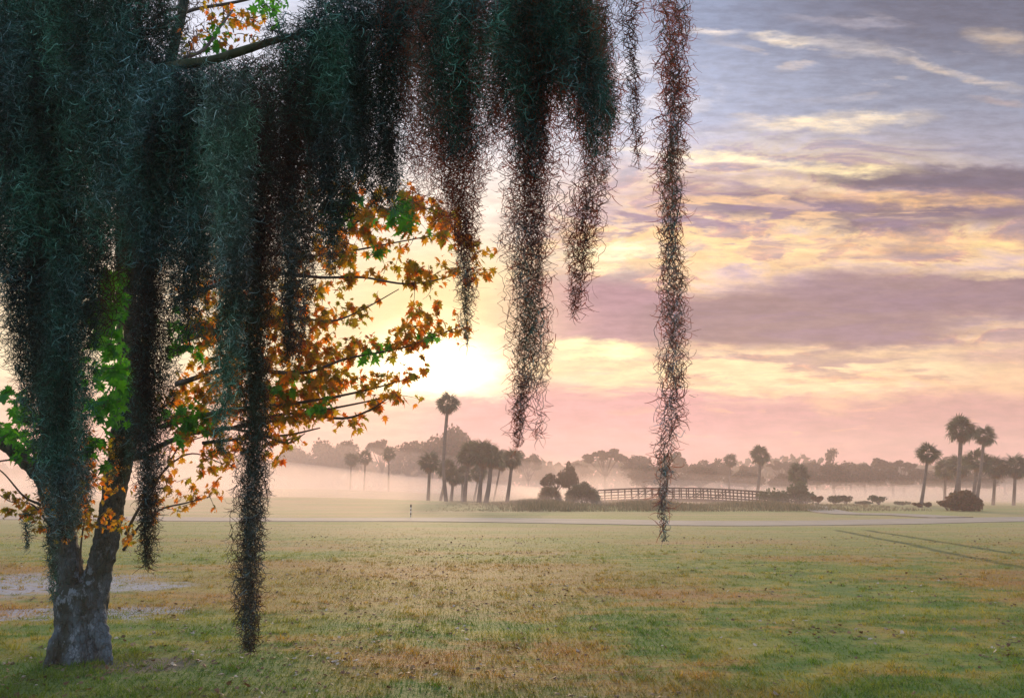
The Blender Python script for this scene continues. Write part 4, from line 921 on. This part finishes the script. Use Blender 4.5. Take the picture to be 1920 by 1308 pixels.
moss('dark moss curtain with a long fringe, right half of the twin curtains', [(1030, -60, 70, 11), (1065, 60, 72, 11), (1098, 160, 58, 11), (1114, 230, 44, 8), (1116, 290, 38, 2.4), (1112, 360, 34, 1.6), (1102, 440, 22, 1.3), (1092, 520, 18, 1.3), (1080, 600, 8, 1.3)], 2.3, 9.5, 40, .0012, (.03, .06), .6, .8, fall=.9)
moss('long tapering dark moss curtain, left half of the twin curtains, ending in two tails', [(1000, -60, 60, 11), (998, 60, 68, 11), (992, 200, 58, 11), (994, 300, 52, 3.6), (990, 420, 46, 2.6), (990, 520, 42, 2.2), (988, 620, 42, 1.8), (986, 700, 34, 1.7), (972, 770, 18, 1.6), (970, 838, 5, 1.3)], 2.35, 9.5, 60, .0012, (.03, .06), .6, .8, fall=.6)
moss('thin tail of moss beside the tip of the long tapering curtain', [(1015, 560, 16), (1016, 680, 14), (1012, 760, 10), (1008, 822, 4)], 2.3, .9, 7, .0011, (.03, .055))
moss('small sparse moss tuft fringing the lower right of the twin curtains', [(1070, 340, 34), (1072, 430, 26), (1078, 500, 16), (1074, 590, 8)], 2.3, .8, 12, .0011, (.03, .055))
moss('broad dark moss clump with one slender tail before the bright sky', [(880, -70, 90, 11), (868, 60, 84, 11), (864, 180, 76, 11), (864, 260, 64, 8), (866, 330, 48, 2.6), (870, 390, 26, 1.8), (874, 450, 20, 1.8), (875, 530, 16, 1.7), (876, 590, 10, 1.4), (877, 650, 3, 1)], 2.5, 9.5, 56, .0012, (.03, .06), .62, .8, fall=1.1)
moss('see-through moss fringe left of the slender-tailed clump', [(765, -40, 62, 2), (770, 80, 56, 2), (786, 200, 34, 1), (782, 330, 26), (780, 385, 12)], 2.7, 3.2, 22, .0012, (.03, .06))
moss('ragged moss fringe glowing above the leafy bough below the sunlit gap', [(820, 180, 60), (830, 280, 56), (835, 350, 50), (830, 420, 30)], 2.8, .9, 30, .0012, (.03, .06))
moss('thick green upper tuft over the slender-tailed clump', [(882, -70, 86), (872, 60, 80), (866, 160, 72), (864, 240, 58), (866, 300, 26)], 2.38, 3.4, 50, .0012, (.03, .06), .65, .6, fall=1.3, mat=MOSS_SHADE)
moss('thick green upper tuft over the left half of the twin curtains', [(1000, -60, 58), (998, 70, 62), (990, 170, 54), (990, 260, 42), (990, 330, 18)], 2.24, 3.2, 44, .0012, (.03, .06), .62, .6, fall=1.3, mat=MOSS_SHADE)
moss('thick green upper tuft over the right half of the twin curtains', [(1040, -60, 64), (1070, 60, 66), (1100, 160, 52), (1116, 230, 38), (1120, 290, 16)], 2.2, 3.2, 44, .0012, (.03, .06), .62, .6, fall=1.3, mat=MOSS_SHADE)
# left mass
moss('wide dark moss sheet under the mossy branch stub near the top centre', [(690, -50, 110), (700, 60, 92), (700, 180, 70), (706, 270, 60), (722, 330, 46), (730, 390, 20)], 2.72, 9, 60, .0014, (.035, .07), .62, .6, fall=1.4, mat=MOSS_SHADE)
moss('dark moss tongue right of the tree centre ending above the pink gap', [(600, 20, 70), (618, 160, 62), (628, 280, 54), (628, 380, 40), (622, 450, 28), (620, 515, 10)], 2.82, 8, 50, .0014, (.035, .07), .62, .7, fall=1.3, mat=MOSS_SHADE)
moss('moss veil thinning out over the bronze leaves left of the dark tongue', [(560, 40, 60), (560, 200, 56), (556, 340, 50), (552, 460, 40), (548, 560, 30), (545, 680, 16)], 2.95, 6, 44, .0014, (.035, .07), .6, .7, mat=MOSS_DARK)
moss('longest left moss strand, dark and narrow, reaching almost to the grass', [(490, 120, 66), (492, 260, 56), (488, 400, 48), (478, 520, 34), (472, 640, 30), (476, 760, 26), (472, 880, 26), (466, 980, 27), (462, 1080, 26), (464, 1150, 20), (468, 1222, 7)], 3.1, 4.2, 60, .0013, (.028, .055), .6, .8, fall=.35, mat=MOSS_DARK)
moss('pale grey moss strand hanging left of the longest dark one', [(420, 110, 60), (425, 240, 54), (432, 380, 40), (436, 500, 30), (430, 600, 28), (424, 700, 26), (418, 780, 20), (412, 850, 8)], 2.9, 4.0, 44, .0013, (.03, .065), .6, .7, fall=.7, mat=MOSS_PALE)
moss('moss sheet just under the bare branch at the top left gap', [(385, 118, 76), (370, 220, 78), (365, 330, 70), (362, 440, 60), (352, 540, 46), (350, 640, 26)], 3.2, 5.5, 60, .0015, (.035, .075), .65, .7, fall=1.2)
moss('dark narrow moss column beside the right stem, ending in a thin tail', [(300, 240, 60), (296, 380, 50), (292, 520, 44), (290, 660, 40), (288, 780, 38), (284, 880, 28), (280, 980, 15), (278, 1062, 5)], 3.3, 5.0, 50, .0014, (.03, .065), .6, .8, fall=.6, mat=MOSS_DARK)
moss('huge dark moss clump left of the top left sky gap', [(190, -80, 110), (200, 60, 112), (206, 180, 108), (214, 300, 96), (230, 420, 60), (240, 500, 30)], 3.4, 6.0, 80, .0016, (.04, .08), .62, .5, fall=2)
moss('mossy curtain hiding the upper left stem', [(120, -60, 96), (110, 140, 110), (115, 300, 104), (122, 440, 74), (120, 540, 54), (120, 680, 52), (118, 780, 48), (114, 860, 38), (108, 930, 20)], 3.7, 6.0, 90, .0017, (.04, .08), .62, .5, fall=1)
moss('moss curtain cut by the left edge of the view', [(0, -60, 90), (5, 140, 84), (15, 320, 80), (22, 460, 70), (40, 580, 56), (44, 680, 40), (46, 730, 16)], 3.6, 6.0, 70, .0016, (.04, .08), .62, .5, fall=1.3)
moss('moss veil between the two stems of the tree', [(268, 360, 30), (268, 480, 24), (268, 620, 18), (266, 760, 14), (262, 860, 8)], 4.2, 3.6, 22, .0017, (.04, .075), .6, .8)
moss('shaggy moss beard covering the right stem above the pale bark', [(250, 700, 22), (240, 780, 24), (230, 850, 22), (218, 905, 10)], 6.6, 4.0, 40, .003, (.06, .11), .6, .8)
moss('shaggy moss beard covering the left stem above the fork', [(92, 600, 56), (100, 720, 56), (108, 820, 54), (116, 900, 48), (118, 965, 34), (112, 1010, 12)], 6.4, 5.0, 50, .003, (.06, .11), .65, .8)
moss('short moss tuft hanging low at the left foot of the forked trunk', [(98, 930, 20), (94, 1010, 14), (97, 1080, 9), (97, 1130, 4)], 7.3, 2.0, 12, .003, (.05, .10))
moss('tiny moss wisp dangling from the low left bough', [(54, 960, 9), (52, 1000, 7), (54, 1030, 4)], 7.3, 1.8, 6, .003, (.05, .10))
moss('moss coating the crotch of the left stem above the fork', [(120, 820, 52), (122, 900, 46), (118, 960, 34), (108, 1010, 18)], 7.2, 3.0, 30, .003, (.06, .12))

moss('moss sleeve wrapped round the bend of the limb beside the top left gap', [(300, 120, 34), (292, 200, 44), (285, 300, 50), (282, 420, 44), (280, 500, 26)], 3.2, 6.0, 40, .0015, (.035, .07), .6, .6)
moss('deep moss drape behind the bare branch, shading the tree centre', [(440, 100, 130), (430, 240, 150), (420, 380, 130), (430, 470, 110), (440, 540, 70)], 3.9, 4.0, 90, .0022, (.05, .09), .7, .5, mat=MOSS_DARK)
moss('deep dark moss drape behind the upper stems', [(140, -60, 200), (150, 160, 200), (150, 360, 150), (140, 520, 100), (120, 650, 70)], 4.6, 3.6, 90, .0026, (.06, .10), .7, .5, mat=MOSS_DARK)
# ------------------------------------------------------------------ grass near the viewer, fallen leaves
def vn(x, y, s):
    return .5+.25*(np.sin(x*s+1.3*np.sin(y*s*.7))+np.sin(y*s*1.3+1.7*np.sin(x*s*.6+2)))
n = 300000; y = 5.2*(1+R.random(n)**1.7*6.5); x = R.uniform(-.72, .72, n)*y
dn = vn(x, y, 1.1)*.55+vn(x, y, 4.3)*.45
sandz = np.exp(-(((x-gxy(60, 1100)[0])/2.0)**2+((y-gxy(60, 1105)[1])/1.7)**2)*1.2)
keep = (R.random(n) < (.25+.8*dn)*(1-sstep(14, 38, y)*.93)) & (R.random(n) > sandz*1.1) & (np.hypot(x-tb[0], y-TY) > .26); x, y, dn = x[keep], y[keep], dn[keep]; n = len(x)
m, nt, out = newmat('grass_blade'); g = G(nt); p = g.pos()
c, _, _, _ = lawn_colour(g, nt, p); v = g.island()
c = g.vm('MULTIPLY', c, g.ramp(v, [(0, c4(.55, .6, .55)), (.4, c4(1, 1.05, .9)), (.8, c4(1.35, 1.35, 1.0)), (1, c4(1.9, 1.5, 1.3))]))
d = g.n('ShaderNodeBsdfPrincipled'); g.put(d.inputs['Base Color'], c); d.inputs['Roughness'].default_value = .7; d.inputs['Specular IOR Level'].default_value = .2
t = g.n('ShaderNodeBsdfTranslucent'); g.put(t.inputs[0], g.vm('MULTIPLY', c, (1.2, 1.3, .6)))
mx = g.n('ShaderNodeMixShader'); mx.inputs[0].default_value = .35
nt.links.new(d.outputs[0], mx.inputs[1]); nt.links.new(t.outputs[0], mx.inputs[2]); nt.links.new(mx.outputs[0], out.inputs[0]); GRASS = m
h = (.018+.04*R.random(n)*dn)*(1+.25*(y < 7)+1.3*np.exp(-np.hypot(x-tb[0], y-TY)**2/.25)); th = R.random(n)*6.28; w_ = .003+.0012*y/6
bx, by = np.cos(th)*w_, np.sin(th)*w_; ln_ = R.normal(size=(n, 2))*h[:, None]*.8
zb = terrain(x, y)
# taller tufts
nt_ = 1500; ty_ = 5.4*(1+R.random(nt_)**1.4*3); tx_ = R.uniform(-.7, .7, nt_)*ty_; k_ = 16
tx2 = (tx_[:, None]+R.normal(size=(nt_, k_))*.035).ravel(); ty2 = (ty_[:, None]+R.normal(size=(nt_, k_))*.035).ravel(); m2 = len(tx2)
h2 = (np.repeat(.03+.05*R.random(nt_)**2, k_))*(.5+.7*R.random(m2)); th2 = R.random(m2)*6.28
x = np.concatenate([x, tx2]); y = np.concatenate([y, ty2]); h = np.concatenate([h, h2]); w2 = .004+.001*ty2/6
bx = np.concatenate([bx, np.cos(th2)*w2]); by = np.concatenate([by, np.sin(th2)*w2]); ln_ = np.vstack([ln_, R.normal(size=(m2, 2))*h2[:, None]*.6]); zb = terrain(x, y); n = len(x)
V = np.stack([np.stack([x-bx, y-by, zb-.003], 1), np.stack([x+bx, y+by, zb-.003], 1), np.stack([x+ln_[:, 0], y+ln_[:, 1], zb+h], 1)], 1).reshape(-1, 3)
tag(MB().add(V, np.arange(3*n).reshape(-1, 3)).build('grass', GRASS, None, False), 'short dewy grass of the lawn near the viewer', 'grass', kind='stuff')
n = 12000; y = 5.4*(1+R.random(n)**1.3*4.2); x = R.uniform(-.72, .72, n)*y; dd_ = vn(x+3, y*1.6, .8)*vn(x, y, 2.6)*1.5+.5*np.exp(-np.hypot(x-tb[0]-1, y-TY)/2.5); kp = R.random(n) < dd_**1.6; x, y = x[kp], y[kp]; n = len(x)
FALL = leaf_mat('fallen_leaf', [c4(.10, .055, .03), c4(.16, .08, .04), c4(.06, .04, .025), c4(.26, .16, .09), c4(.12, .06, .035), c4(.5, .42, .34)], .15)
th = R.random(n)*6.28; til = R.normal(size=(n, 2))*.35
xx = np.stack([np.cos(th), np.sin(th), til[:, 0]], 1); xx /= np.linalg.norm(xx, axis=1)[:, None]; yy = np.cross(np.stack([til[:, 1], til[:, 0], np.ones(n)], 1), xx); yy /= np.linalg.norm(yy, axis=1)[:, None]; M = np.stack([xx, yy, np.cross(xx, yy)], 2)
V, Fs = scatter(LT, LF, np.stack([x, y, terrain(x, y)+.012+.012*R.random(n)], 1), M, .02+.035*R.random(n)+.0012*y)
tag(MB().add(V, Fs).build('fallen_leaves', FALL, None, False), 'brown dry leaves scattered over the lawn', 'leaf litter', kind='stuff')
